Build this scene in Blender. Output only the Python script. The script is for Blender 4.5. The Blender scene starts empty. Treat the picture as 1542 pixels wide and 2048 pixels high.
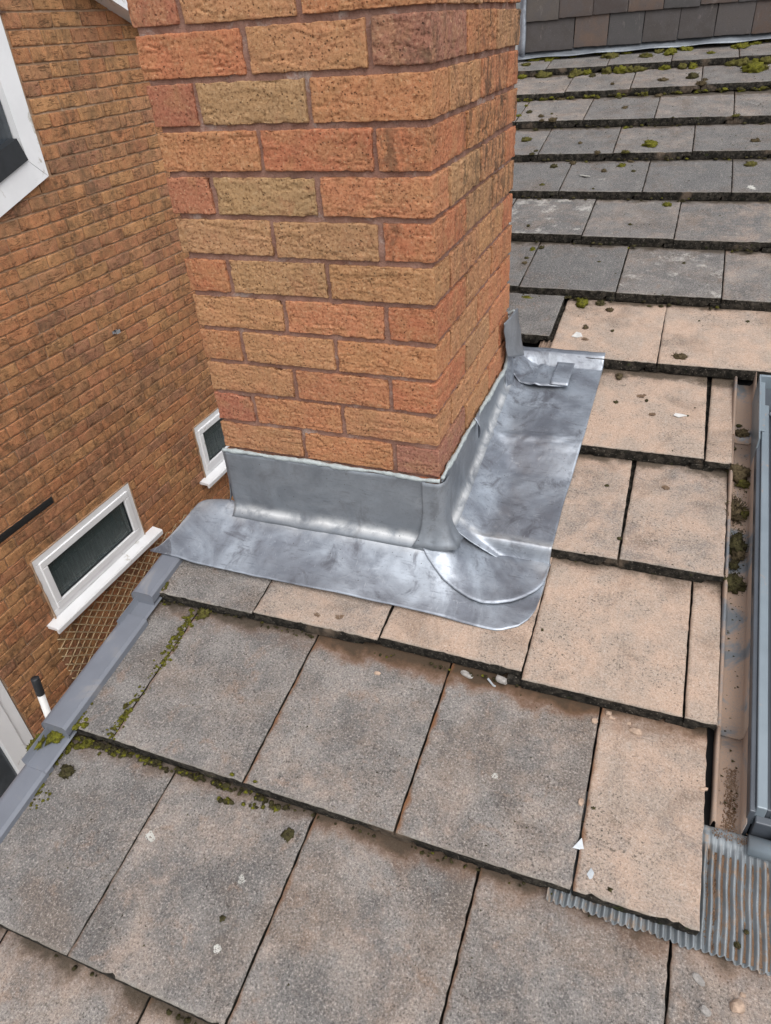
import bpy, math, random
import numpy as np
from mathutils import Matrix, Vector

random.seed(7)
rng = np.random.default_rng(11)
SC = bpy.context.scene
COL = SC.collection
rad = math.radians

# ------------------------------------------------------------------ camera
cam_d = bpy.data.cameras.new('camera')
cam = bpy.data.objects.new('camera', cam_d)
COL.objects.link(cam)
cam_d.sensor_fit = 'HORIZONTAL'
cam_d.sensor_width = 36.0
cam_d.lens = 36.0 * 1384.7945 / 1542.0
cam_d.clip_start = 0.02
cam_d.clip_end = 3000.0
_r = np.array([2.16613, 0.36219, -0.27352])


def _rot(r):
    th = np.linalg.norm(r)
    k = r / th
    K = np.array([[0, -k[2], k[1]], [k[2], 0, -k[0]], [-k[1], k[0], 0]])
    return np.eye(3) + math.sin(th) * K + (1 - math.cos(th)) * K @ K


R_ = _rot(_r)
M_ = Matrix((
    (R_[0][0], -R_[1][0], -R_[2][0], 0.388323),
    (R_[0][1], -R_[1][1], -R_[2][1], -1.204207),
    (R_[0][2], -R_[1][2], -R_[2][2], 0.804284),
    (0, 0, 0, 1)))
cam.matrix_world = M_
SC.camera = cam

# ------------------------------------------------------------------ overcast daylight
SUN_EL, SUN_AZ = 56.0, 140.0      # degrees; azimuth clockwise from +Y
world = bpy.data.worlds.new('World')
SC.world = world
world.use_nodes = True
wn = world.node_tree
wn.nodes.clear()
sky = wn.nodes.new('ShaderNodeTexSky')
sky.sky_type = 'NISHITA'
sky.sun_disc = False
sky.sun_elevation = rad(SUN_EL)
sky.sun_rotation = rad(SUN_AZ)
sky.air_density = 1.0
sky.dust_density = 3.0
hs = wn.nodes.new('ShaderNodeHueSaturation')
hs.inputs['Saturation'].default_value = 0.30
bgn = wn.nodes.new('ShaderNodeBackground')
bgn.inputs['Strength'].default_value = 0.15
wo = wn.nodes.new('ShaderNodeOutputWorld')
wn.links.new(sky.outputs[0], hs.inputs['Color'])
wn.links.new(hs.outputs[0], bgn.inputs['Color'])
wn.links.new(bgn.outputs[0], wo.inputs[0])

sun_d = bpy.data.lights.new('sun', 'SUN')
sun_d.energy = 1.0
sun_d.angle = rad(70)
sun_d.color = (1.0, 0.97, 0.93)
sun = bpy.data.objects.new('sun', sun_d)
COL.objects.link(sun)
_el, _az = rad(SUN_EL), rad(SUN_AZ)
_dir = Vector((math.sin(_az) * math.cos(_el), math.cos(_az) * math.cos(_el), math.sin(_el)))
sun.rotation_euler = (-_dir).to_track_quat('-Z', 'Y').to_euler()

vs = SC.view_settings
vs.view_transform = 'Standard'
vs.look = 'None'
vs.exposure = 0.60
vs.gamma = 1.0
vs.use_curve_mapping = False
SC.cycles.max_bounces = 8
SC.cycles.diffuse_bounces = 4
SC.cycles.use_denoising = True

# ------------------------------------------------------------------ helpers


def link(name, mesh, parent=None, mat=None, loc=None):
    o = bpy.data.objects.new(name, mesh)
    COL.objects.link(o)
    if parent is not None:
        o.parent = parent
    if mat is not None and mesh is not None:
        mats = mat if isinstance(mat, (list, tuple)) else [mat]
        if len(mesh.materials) == 0:
            for m in mats:
                mesh.materials.append(m)
    if loc is not None:
        o.location = loc
    return o


def tag(o, label=None, cat=None, group=None, kind=None):
    if label:
        o['label'] = label
    if cat:
        o['category'] = cat
    if group:
        o['group'] = group
    if kind:
        o['kind'] = kind
    return o


def thing(name, loc, label, cat, group=None):
    o = bpy.data.objects.new(name, None)
    o.empty_display_size = 0.05
    COL.objects.link(o)
    o.location = loc
    return tag(o, label, cat, group)


def to_mesh(name, verts, faces, smooth=True, midx=None):
    me = bpy.data.meshes.new(name)
    verts = np.asarray(verts, dtype=np.float32)
    faces = list(faces)
    me.from_pydata(verts.tolist(), [], [list(map(int, f)) for f in faces])
    if smooth:
        me.polygons.foreach_set('use_smooth', [True] * len(me.polygons))
    if midx is not None:
        me.polygons.foreach_set('material_index', list(midx))
    me.update()
    return me


_perm = rng.permutation(256)
_perm = np.concatenate([_perm, _perm, _perm])
_g = rng.normal(size=(256, 3))
_g /= np.linalg.norm(_g, axis=1, keepdims=True)


def perlin(P, seed=0.0):
    """gradient noise, P (N,3) -> about -1..1"""
    P = np.asarray(P, float) + seed * 17.13
    i = np.floor(P).astype(int)
    f = P - i
    w = f * f * f * (f * (f * 6 - 15) + 10)
    i &= 255
    out = np.zeros(len(P))
    for dx in (0, 1):
        wx = w[:, 0] if dx else 1 - w[:, 0]
        for dy in (0, 1):
            wy = w[:, 1] if dy else 1 - w[:, 1]
            for dz in (0, 1):
                wz = w[:, 2] if dz else 1 - w[:, 2]
                h = _perm[_perm[_perm[(i[:, 0] + dx) & 255] + ((i[:, 1] + dy) & 255)] + ((i[:, 2] + dz) & 255)]
                g = _g[h]
                d = g[:, 0] * (f[:, 0] - dx) + g[:, 1] * (f[:, 1] - dy) + g[:, 2] * (f[:, 2] - dz)
                out += wx * wy * wz * d
    return out * 1.6


def fbm(P, seed=0.0, oct=3):
    a, s, t = 1.0, 1.0, 0.0
    for k in range(oct):
        t = t + a * perlin(np.asarray(P) * s, seed + k * 3.7)
        a *= 0.5
        s *= 2.03
    return t


def sst(x, a, b):
    t = np.clip((x - a) / (b - a), 0, 1)
    return t * t * (3 - 2 * t)


_lat = {}


def lattice(xs, ys, zs):
    """surface of a box lattice: verts, faces, face ids (0 -x,1 +x,2 -y,3 +y,4 -z,5 +z)"""
    nx, ny, nz = len(xs), len(ys), len(zs)
    key = (nx, ny, nz)
    if key not in _lat:
        idx = {}
        order = []

        def g(i, j, k):
            t = (i, j, k)
            if t not in idx:
                idx[t] = len(order)
                order.append(t)
            return idx[t]
        F, ID = [], []
        for j in range(ny - 1):
            for k in range(nz - 1):
                F.append((g(0, j, k), g(0, j, k + 1), g(0, j + 1, k + 1), g(0, j + 1, k))); ID.append(0)
                n = nx - 1
                F.append((g(n, j, k), g(n, j + 1, k), g(n, j + 1, k + 1), g(n, j, k + 1))); ID.append(1)
        for i in range(nx - 1):
            for k in range(nz - 1):
                F.append((g(i, 0, k), g(i + 1, 0, k), g(i + 1, 0, k + 1), g(i, 0, k + 1))); ID.append(2)
                n = ny - 1
                F.append((g(i, n, k), g(i, n, k + 1), g(i + 1, n, k + 1), g(i + 1, n, k))); ID.append(3)
        for i in range(nx - 1):
            for j in range(ny - 1):
                F.append((g(i, j, 0), g(i, j + 1, 0), g(i + 1, j + 1, 0), g(i + 1, j, 0))); ID.append(4)
                n = nz - 1
                F.append((g(i, j, n), g(i + 1, j, n), g(i + 1, j + 1, n), g(i, j + 1, n))); ID.append(5)
        _lat[key] = (np.array(order), F, np.array(ID))
    order, F, ID = _lat[key]
    V = np.stack([np.asarray(xs)[order[:, 0]], np.asarray(ys)[order[:, 1]], np.asarray(zs)[order[:, 2]]], 1)
    return V, F, ID


def spaced(a, b, step, r=0.002):
    """graded coordinates: tight near the two ends"""
    L = b - a
    if step is None or L < 4 * r:
        return np.array([a, a + min(r, L * .3), b - min(r, L * .3), b])
    n = max(1, int(round((L - 2 * r) / step)))
    return np.concatenate([[a, a + r * .35], np.linspace(a + r, b - r, n + 1), [b - r * .35, b]])


def round_box(V, lo, hi, r):
    lo, hi = np.asarray(lo), np.asarray(hi)
    c = np.clip(V, lo + r, hi - r)
    d = V - c
    n = np.linalg.norm(d, axis=1, keepdims=True)
    n[n < 1e-9] = 1
    return c + d / n * r, d / n


def box_mesh(name, lo, hi, r=0.003, seg=None):
    xs, ys, zs = (spaced(lo[k], hi[k], seg, r) for k in range(3))
    V, F, ID = lattice(xs, ys, zs)
    V, N = round_box(V, lo, hi, r)
    return to_mesh(name, V, F)


def join_vf(parts):
    VV, FF, n = [], [], 0
    for V, F in parts:
        VV.append(np.asarray(V, float))
        FF += [tuple(int(i) + n for i in f) for f in F]
        n += len(V)
    return np.concatenate(VV), FF


def box_vf(lo, hi, r=0.002):
    xs, ys, zs = (spaced(lo[k], hi[k], None, r) for k in range(3))
    V, F, ID = lattice(xs, ys, zs)
    V, _ = round_box(V, lo, hi, r)
    return V, F


def sheet_vf(P, thick=0.002):
    """P (nu,nv,3) -> closed thin sheet (normal from the grid, thickness to the back)"""
    P = np.asarray(P, float)
    nu, nv = P.shape[:2]
    du = np.gradient(P, axis=0)
    dv = np.gradient(P, axis=1)
    N = np.cross(du, dv)
    N /= np.maximum(np.linalg.norm(N, axis=2, keepdims=True), 1e-9)
    A = P.reshape(-1, 3)
    B = (P - N * thick).reshape(-1, 3)
    n = nu * nv
    F = []
    for i in range(nu - 1):
        for j in range(nv - 1):
            a, b, c, d = i * nv + j, (i + 1) * nv + j, (i + 1) * nv + j + 1, i * nv + j + 1
            F.append((a, b, c, d))
            F.append((n + a, n + d, n + c, n + b))
    for j in range(nv - 1):
        a, b = j, j + 1
        F.append((a, b, n + b, n + a))
        a, b = (nu - 1) * nv + j, (nu - 1) * nv + j + 1
        F.append((b, a, n + a, n + b))
    for i in range(nu - 1):
        a, b = i * nv, (i + 1) * nv
        F.append((b, a, n + a, n + b))
        a, b = i * nv + nv - 1, (i + 1) * nv + nv - 1
        F.append((a, b, n + b, n + a))
    return np.concatenate([A, B]), F


def tube_vf(pts, radius, n=8, caps=True):
    pts = np.asarray(pts, float)
    m = len(pts)
    rr = np.full(m, radius) if np.isscalar(radius) else np.asarray(radius)
    V = []
    up = np.array([0.13, 0.21, 0.97])
    for i in range(m):
        t = pts[min(i + 1, m - 1)] - pts[max(i - 1, 0)]
        t /= np.linalg.norm(t)
        u = np.cross(t, up)
        if np.linalg.norm(u) < 1e-3:
            u = np.cross(t, [1, 0, 0])
        u /= np.linalg.norm(u)
        w = np.cross(u, t)
        for k in range(n):
            a = 2 * math.pi * k / n
            V.append(pts[i] + rr[i] * (math.cos(a) * u + math.sin(a) * w))
    F = []
    for i in range(m - 1):
        for k in range(n):
            F.append((i * n + k, i * n + (k + 1) % n, (i + 1) * n + (k + 1) % n, (i + 1) * n + k))
    if caps:
        F.append(tuple(range(n - 1, -1, -1)))
        F.append(tuple((m - 1) * n + k for k in range(n)))
    return np.array(V), F


# ------------------------------------------------------------------ materials


class MT:
    def __init__(self, name):
        self.m = bpy.data.materials.new(name)
        self.m.use_nodes = True
        self.t = self.m.node_tree
        self.b = self.t.nodes['Principled BSDF']
        self.L = self.t.links.new

    def n(self, typ, **kw):
        nd = self.t.nodes.new(typ)
        for k, v in kw.items():
            setattr(nd, k, v)
        return nd

    def val(self, x):
        return x

    def put(self, sock, x):
        if isinstance(x, bpy.types.NodeSocket):
            self.L(x, sock)
        elif isinstance(x, (tuple, list)):
            sock.default_value = (*x, 1.0) if len(x) == 3 and sock.type == 'RGBA' else x
        else:
            sock.default_value = x

    def coord(self, which='Object', scale=None, loc=None):
        if which == 'World':
            c = self.n('ShaderNodeNewGeometry').outputs['Position']
        else:
            c = self.n('ShaderNodeTexCoord').outputs[which]
        if scale is not None or loc is not None:
            mp = self.n('ShaderNodeMapping')
            self.L(c, mp.inputs['Vector'])
            if scale is not None:
                mp.inputs['Scale'].default_value = scale
            if loc is not None:
                self.put(mp.inputs['Location'], loc)
            c = mp.outputs[0]
        return c

    def noise(self, vec, scale, detail=4, rough=0.55, dist=0.0, out='Fac', lac=2.0):
        nd = self.n('ShaderNodeTexNoise')
        self.L(vec, nd.inputs['Vector'])
        nd.inputs['Scale'].default_value = scale
        nd.inputs['Detail'].default_value = detail
        nd.inputs['Roughness'].default_value = rough
        nd.inputs['Lacunarity'].default_value = lac
        nd.inputs['Distortion'].default_value = dist
        return nd.outputs[out]

    def vor(self, vec, scale, feature='F1', out='Distance', rnd=1.0):
        nd = self.n('ShaderNodeTexVoronoi', feature=feature)
        self.L(vec, nd.inputs['Vector'])
        nd.inputs['Scale'].default_value = scale
        nd.inputs['Randomness'].default_value = rnd
        return nd.outputs[out]

    def ramp(self, f, a, b, lo=0.0, hi=1.0, smooth=True):
        nd = self.n('ShaderNodeMapRange', interpolation_type='SMOOTHSTEP' if smooth else 'LINEAR')
        self.put(nd.inputs['Value'], f)
        self.put(nd.inputs['From Min'], a)
        self.put(nd.inputs['From Max'], b)
        self.put(nd.inputs['To Min'], lo)
        self.put(nd.inputs['To Max'], hi)
        return nd.outputs[0]

    def math(self, op, a, b=0.0, clamp=False):
        nd = self.n('ShaderNodeMath', operation=op, use_clamp=clamp)
        self.put(nd.inputs[0], a)
        self.put(nd.inputs[1], b)
        return nd.outputs[0]

    def mix(self, f, a, b, mode='MIX'):
        nd = self.n('ShaderNodeMix', data_type='RGBA', blend_type=mode)
        self.put(nd.inputs[0], f)
        self.put(nd.inputs[6], a)
        self.put(nd.inputs[7], b)
        return nd.outputs[2]

    def bump(self, h, strength, dist=0.002, prev=None):
        nd = self.n('ShaderNodeBump')
        nd.inputs['Strength'].default_value = strength
        nd.inputs['Distance'].default_value = dist
        self.L(h, nd.inputs['Height'])
        if prev is not None:
            self.L(prev, nd.inputs['Normal'])
        return nd.outputs[0]

    def sep(self, c):
        nd = self.n('ShaderNodeSeparateColor')
        self.L(c, nd.inputs[0])
        return nd.outputs

    def xyz(self, c):
        nd = self.n('ShaderNodeSeparateXYZ')
        self.L(c, nd.inputs[0])
        return nd.outputs

    def info(self):
        return self.n('ShaderNodeObjectInfo').outputs

    def set(self, **kw):
        names = {'color': 'Base Color', 'rough': 'Roughness', 'metal': 'Metallic', 'normal': 'Normal',
                 'spec': 'Specular IOR Level', 'trans': 'Transmission Weight', 'ior': 'IOR', 'coat': 'Coat Weight',
                 'alpha': 'Alpha', 'sub': 'Subsurface Weight'}
        for k, v in kw.items():
            self.put(self.b.inputs[names[k]], v)
        return self.m


def mat_tile():
    m = MT('weathered concrete tile')
    inf = m.info()
    c = m.sep(inf['Color'])
    pink, dark, white = c[0], c[1], c[2]
    rust = inf['Alpha']
    W = m.coord('World')
    O = m.coord('Object')
    ox = m.xyz(O)
    rnd = inf['Random']
    off = m.n('ShaderNodeCombineXYZ')
    m.L(m.math('MULTIPLY', rnd, 37.0), off.inputs[0])
    m.L(m.math('MULTIPLY', rnd, 91.0), off.inputs[1])
    va = m.n('ShaderNodeVectorMath', operation='ADD')
    m.L(W, va.inputs[0])
    m.L(off.outputs[0], va.inputs[1])
    P = va.outputs[0]
    # broad patches of bare sandy concrete showing through the grey weathering
    big = m.noise(P, 8.0, 6, 0.66, 0.4)
    mid = m.noise(P, 38.0, 6, 0.72, 0.3)
    patch = m.math('ADD', m.math('MULTIPLY', big, 0.60), m.math('MULTIPLY', mid, 0.40))
    thr = m.ramp(pink, 0, 1, 0.68, 0.24, smooth=False)
    k = m.ramp(patch, m.math('SUBTRACT', thr, 0.16), m.math('ADD', thr, 0.16))
    k = m.math('MULTIPLY', k, m.ramp(pink, 0.0, 0.8, 0.40, 1.0))
    grey = m.mix(m.ramp(m.noise(P, 11, 4, .6), .36, .66), (0.150, 0.141, 0.134), (0.248, 0.230, 0.214))
    grey = m.mix(m.ramp(m.noise(P, 17, 5, .65, 0.5), .56, .70), grey, (0.235, 0.175, 0.140))
    grey = m.mix(dark, grey, (0.105, 0.108, 0.110))
    sand = m.mix(m.ramp(m.noise(P, 13, 4, .6), .35, .65), (0.475, 0.345, 0.262), (0.39, 0.310, 0.250))
    col = m.mix(k, grey, sand)
    sn = m.noise(P, 5.0, 5, .68, .8)
    col = m.mix(m.math('MULTIPLY', m.ramp(sn, .50, .68), .42), col, (0.135, 0.098, 0.072))
    sv = m.n('ShaderNodeVectorMath', operation='MULTIPLY')
    m.L(P, sv.inputs[0])
    sv.inputs[1].default_value = (1, .16, .16)
    sk = m.noise(sv.outputs[0], 58, 4, .65, .2)
    col = m.mix(m.ramp(sk, .58, .74, 0, .22), col, (0.42, 0.39, 0.35))
    col = m.mix(m.ramp(sk, .42, .28, 0, .22), col, (0.10, 0.088, 0.075))
    # pale bloom
    wb = m.ramp(m.noise(P, 13, 7, .74, .25), m.ramp(white, 0, 1, .78, .44, False), m.ramp(white, 0, 1, .86, .60, False))
    col = m.mix(m.math('MULTIPLY', wb, 0.65), col, (0.52, 0.50, 0.46))
    # grain: pale sand and dark specks of lichen
    g1 = m.noise(P, 270, 4, .75)
    g2 = m.noise(P, 520, 3, .7)
    col = m.mix(m.math('MULTIPLY', m.ramp(g1, .51, .64, 0, .66), m.ramp(k, 0, 1, 1, .62)), col, (0.055, 0.049, 0.045))
    col = m.mix(m.ramp(g1, .47, .34, 0, .50), col, (0.56, 0.50, 0.45))
    col = m.mix(m.ramp(g2, .56, .68, 0, .60), col, (0.05, 0.045, 0.04))
    fl = m.math('MULTIPLY', m.ramp(m.noise(P, 185, 3, .65), .575, .64), m.ramp(m.noise(P, 6.5, 4, .6), .45, .60))
    col = m.mix(m.math('MULTIPLY', fl, .65), col, (0.045, 0.038, 0.032))
    sp = m.vor(P, 95)
    msk = m.ramp(m.noise(P, 9, 4, .6), .45, .62)
    sp = m.math('MULTIPLY', m.ramp(sp, .20, .07), msk)
    col = m.mix(m.math('MULTIPLY', sp, .8), col, (0.03, 0.027, 0.022))
    # grime washed down onto the head of the exposed face and along the open joints
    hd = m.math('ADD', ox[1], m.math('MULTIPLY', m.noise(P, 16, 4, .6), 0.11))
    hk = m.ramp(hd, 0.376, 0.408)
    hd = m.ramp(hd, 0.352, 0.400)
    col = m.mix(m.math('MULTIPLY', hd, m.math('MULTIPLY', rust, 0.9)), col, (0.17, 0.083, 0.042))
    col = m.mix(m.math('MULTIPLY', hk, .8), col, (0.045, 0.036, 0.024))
    ns = m.ramp(m.math('ADD', ox[1], m.math('MULTIPLY', m.noise(P, 40, 4, .6), 0.012)), 0.015, 0.006)
    col = m.mix(m.math('MULTIPLY', ns, .35), col, (0.34, 0.32, 0.28))
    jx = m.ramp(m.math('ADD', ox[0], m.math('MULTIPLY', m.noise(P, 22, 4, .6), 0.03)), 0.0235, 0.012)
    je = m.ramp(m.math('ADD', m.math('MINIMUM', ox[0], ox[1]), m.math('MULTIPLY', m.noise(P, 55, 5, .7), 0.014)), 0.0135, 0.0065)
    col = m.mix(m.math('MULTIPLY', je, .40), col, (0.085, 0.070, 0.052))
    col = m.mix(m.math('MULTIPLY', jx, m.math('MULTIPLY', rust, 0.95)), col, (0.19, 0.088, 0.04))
    h = m.math('ADD', m.math('MULTIPLY', g1, 0.6), m.math('MULTIPLY', g2, 0.4))
    nb = m.bump(m.noise(P, 60, 5, .6), 0.35, 0.003)
    nb = m.bump(h, 0.8, 0.0026, nb)
    return m.set(color=col, rough=0.93, normal=nb, spec=0.25)


def mat_tile_edge():
    m = MT('tile edge crust')
    W = m.coord('World')
    a = m.noise(W, 60, 6, .7)
    b = m.noise(W, 8, 4, .6)
    col = m.mix(m.ramp(a, .40, .68), (0.014, 0.013, 0.011), (0.062, 0.054, 0.044))
    col = m.mix(m.ramp(b, .58, .70, 0, .6), col, (0.20, 0.15, 0.11))
    col = m.mix(m.ramp(m.noise(W, 35, 5, .7), .60, .70, 0, .5), col, (0.05, 0.062, 0.015))
    col = m.mix(m.ramp(m.noise(W, 240, 3, .6), .62, .74, 0, .7), col, (0.30, 0.27, 0.23))
    nb = m.bump(m.noise(W, 120, 6, .7), 1.0, 0.005)
    return m.set(color=col, rough=0.97, normal=nb, spec=0.15)


def mat_brick(name, island=False, fine=1.0):
    """object colour sets the clay; alpha sets how sooty the face is"""
    m = MT(name)
    inf = m.info()
    W = m.coord('World')
    if island:
        r = m.n('ShaderNodeNewGeometry').outputs['Random Per Island']
        base = ramp_cols(m, r)
        soot = 0.42
        rnd = r
    else:
        base = inf['Color']
        soot = inf['Alpha']
        rnd = inf['Random']
    off = m.n('ShaderNodeCombineXYZ')
    m.L(m.math('MULTIPLY', rnd, 31.0), off.inputs[0])
    m.L(m.math('MULTIPLY', rnd, 57.0), off.inputs[1])
    va = m.n('ShaderNodeVectorMath', operation='ADD')
    m.L(W, va.inputs[0])
    m.L(off.outputs[0], va.inputs[1])
    P = va.outputs[0]
    n1 = m.noise(P, 22 * fine, 5, .6, .4)
    n2 = m.noise(P, 190, 4, .72)
    n3 = m.noise(P, 430, 3, .7)
    col = m.mix(m.ramp(n1, .40, .66, 0, .40), base, (0.37, 0.215, 0.100))
    col = m.mix(m.ramp(n1, .44, .30, 0, .30), col, (0.34, 0.125, 0.068))
    dk = m.mix(1.0, base, (0.34, 0.27, 0.25), 'MULTIPLY')
    lt = m.mix(0.5, base, (0.58, 0.42, 0.26))
    col = m.mix(m.ramp(n2, .52, .66, 0, .80), col, dk)
    col = m.mix(m.ramp(n2, .47, .34, 0, .60), col, lt)
    col = m.mix(m.ramp(n3, .60, .72, 0, .6), col, dk)
    pit = m.math('MULTIPLY', m.ramp(m.vor(P, 130), .26, .12), m.ramp(m.noise(P, 30, 3, .6), .42, .60))
    col = m.mix(m.math('MULTIPLY', pit, .62), col, (0.035, 0.022, 0.016))
    gr = m.ramp(m.vor(P, 75), .10, .05)
    col = m.mix(m.math('MULTIPLY', gr, .6), col, (0.62, 0.46, 0.25))
    # soot and algae that has collected in patches
    st = m.noise(m.coord('World', (1, 1, .45)), 6.5, 6, .68, .6)
    st2 = m.noise(m.coord('World', (1, 1, .5)), 48, 5, .7, .3)
    sm = m.math('MULTIPLY', m.ramp(st, .40, .60), m.ramp(st2, .42, .58))
    sm = m.math('MULTIPLY', sm, soot)
    col = m.mix(sm, col, (0.045, 0.037, 0.028))
    h = m.math('ADD', m.math('MULTIPLY', n2, .7), m.math('MULTIPLY', n3, .3))
    h = m.math('SUBTRACT', h, m.math('MULTIPLY', pit, .9))
    if fine < 1:
        gz = m.ramp(m.noise(m.coord('World', (1, 1, .8)), 1.5, 5, .62, .5), .44, .62)
        gs = m.math('MULTIPLY', gz, m.ramp(m.noise(m.coord('World', (1, 1, .6)), 17, 5, .7, .4), .40, .62))
        col = m.mix(m.math('MULTIPLY', gs, .45), col, (0.085, 0.066, 0.042))
        va2 = m.n('ShaderNodeVectorMath', operation='MULTIPLY')
        m.L(P, va2.inputs[0])
        va2.inputs[1].default_value = (1, 1, 5.5)
        cn = m.noise(va2.outputs[0], 10, 2, .5, .5)
        ck = m.ramp(m.math('ABSOLUTE', m.math('SUBTRACT', cn, .5)), .030, .006)
        ck = m.math('MULTIPLY', ck, m.ramp(m.noise(P, 14, 3, .6), .46, .58))
        col = m.mix(m.math('MULTIPLY', ck, .55), col, (0.085, 0.05, 0.03))
        h = m.math('SUBTRACT', h, m.math('MULTIPLY', ck, 1.6))
    nb = m.bump(h, 0.85, 0.0028)
    return m.set(color=col, rough=0.95, normal=nb, spec=0.2)


def ramp_cols(m, fac):
    r = m.n('ShaderNodeValToRGB')
    r.color_ramp.interpolation = 'CONSTANT'
    pal = [tuple(min(.8, v * (1.10, 1.105, 1.15)[q] * (1.10 + .18 * ((i * 7) % 5) / 4)) for q, v in enumerate(c)) for i, c in enumerate(WALL_PAL)]
    e = r.color_ramp.elements
    e[0].color = (*pal[0], 1)
    e[1].position = 1 / len(pal)
    e[1].color = (*pal[1], 1)
    for i in range(2, len(pal)):
        x = e.new(i / len(pal))
        x.color = (*pal[i], 1)
    m.L(fac, r.inputs[0])
    return r.outputs[0]


def mat_mortar(name, a, b, c):
    m = MT(name)
    W = m.coord('World')
    n1 = m.noise(W, 14, 5, .65)
    n2 = m.noise(W, 260, 4, .7)
    col = m.mix(m.ramp(n1, .36, .64), a, b)
    col = m.mix(m.ramp(m.noise(W, 9, 6, .75, .5), .54, .66, 0, .7), col, c)
    col = m.mix(m.ramp(n2, .52, .72, 0, .6), col, (a[0] * .35, a[1] * .35, a[2] * .35))
    col = m.mix(m.ramp(n2, .42, .26, 0, .45), col, c)
    nb = m.bump(m.noise(W, 70, 5, .7), .7, 0.004)
    nb = m.bump(n2, .8, 0.002, nb)
    return m.set(color=col, rough=0.97, normal=nb, spec=0.15)


def mat_lead(name='dressed sheet lead', dull=False):
    m = MT(name)
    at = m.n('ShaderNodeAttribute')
    at.attribute_name = 'burnish_highlight'
    burnish_highlight = at.outputs['Fac']
    W = m.coord('World')
    n0 = m.noise(W, 4.2, 5, .62, 1.0)
    n1 = m.noise(W, 11, 5, .66, .9)
    n2 = m.noise(W, 34, 5, .68, .7)
    st = m.noise(m.coord('World', (1.0, 7.0, 7.0)), 26, 4, .7, .2)
    st2 = m.noise(m.coord('World', (9.0, 1.0, 3.0)), 30, 4, .7, .2)
    col = m.mix(m.ramp(n0, .36, .62), (0.225, 0.242, 0.275), (0.42, 0.46, 0.51))
    col = m.mix(m.ramp(n1, .50, .68, 0, .80), col, (0.120, 0.123, 0.142))
    col = m.mix(m.ramp(n2, .58, .72, 0, .30), col, (0.14, 0.14, 0.16))
    col = m.mix(m.ramp(n2, .40, .28, 0, .30), col, (0.58, 0.61, 0.64))
    col = m.mix(m.ramp(st, .56, .70, 0, .45), col, (0.11, 0.115, 0.13))
    col = m.mix(m.ramp(st2, .60, .72, 0, .35), col, (0.60, 0.62, 0.65))
    if dull:  # upright sheets reflect a darker horizon; that shading goes into the colour
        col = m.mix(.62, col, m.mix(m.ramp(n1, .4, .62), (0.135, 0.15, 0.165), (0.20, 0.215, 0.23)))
    w = m.math('MULTIPLY', burnish_highlight, m.ramp(m.noise(W, 20, 4, .6, .4), .30, .62))
    col = m.mix(m.math('MULTIPLY', w, .8), col, (0.80, 0.80, 0.79))  # burnished folds, their bright highlight painted in as paler colour
    col = m.mix(m.ramp(m.vor(W, 42), .07, .03, 0, .85), col, (0.06, 0.055, 0.05))
    col = m.mix(m.ramp(m.noise(W, 260, 3, .7), .60, .72, 0, .5), col, (0.12, 0.12, 0.13))
    ro = m.ramp(n1, .3, .7, .38, .56)
    ro = m.math('ADD', ro, m.math('MULTIPLY', m.math('SUBTRACT', n2, .5), .30))
    nb = m.bump(m.noise(W, 12, 3, .5, .4), .16, 0.010)
    nb = m.bump(m.noise(W, 45, 4, .6, .5), .12, 0.004, nb)
    nb = m.bump(st, .2, 0.0012, nb)
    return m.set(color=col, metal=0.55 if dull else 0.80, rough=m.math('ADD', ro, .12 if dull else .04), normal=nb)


def mat_simple(name, col, rough=.5, metal=0.0, var=0.12, scale=20, bump=0.0, spec=.5, dirt=None, dirt_amt=.0, dscale=12):
    m = MT(name)
    W = m.coord('World')
    n = m.noise(W, scale, 5, .6)
    lo = tuple(x * (1 - var) for x in col)
    hi = tuple(min(1, x * (1 + var)) for x in col)
    c = m.mix(m.ramp(n, .35, .65), lo, hi)
    if dirt is not None:
        d = m.ramp(m.noise(W, dscale, 6, .7, .6), .62 - dirt_amt * .22, .70 - dirt_amt * .16)
        d = m.math('MULTIPLY', d, m.ramp(m.noise(W, 420, 3, .6), .30, .50, .45, 1.0))
        c = m.mix(d, c, dirt)
        rough = m.ramp(d, 0, 1, rough, .9)
    nb = m.bump(m.noise(W, scale * 6, 4, .6), bump, 0.002) if bump else None
    kw = dict(color=c, rough=rough, metal=metal, spec=spec)
    if nb is not None:
        kw['normal'] = nb
    return m.set(**kw)


def mat_moss(name, a, b, c):
    m = MT(name)
    W = m.coord('World')
    rnd = m.n('ShaderNodeNewGeometry').outputs['Random Per Island']
    col = m.mix(m.ramp(m.noise(W, 260, 5, .75), .40, .58), a, b)
    col = m.mix(m.ramp(m.noise(W, 110, 5, .75), .48, .60), col, c)
    col = m.mix(m.ramp(rnd, 0, 1, 0, .30), col, b)
    col = m.mix(m.ramp(rnd, .6, .55, 0, .35), col, c)
    nb = m.bump(m.noise(W, 380, 4, .7), 1.0, 0.004)
    return m.set(color=col, rough=0.95, normal=nb, spec=.15)


def mat_glass_obscure():
    m = MT('obscure window glass')
    W = m.coord('World', (1, 1, .10))
    n = m.noise(W, 75, 4, .65, .2)
    nb = m.bump(n, .55, 0.012)
    return m.set(color=(0.060, 0.088, 0.088), rough=.16, alpha=m.ramp(n, .35, .65, .42, .62), normal=nb)


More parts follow.
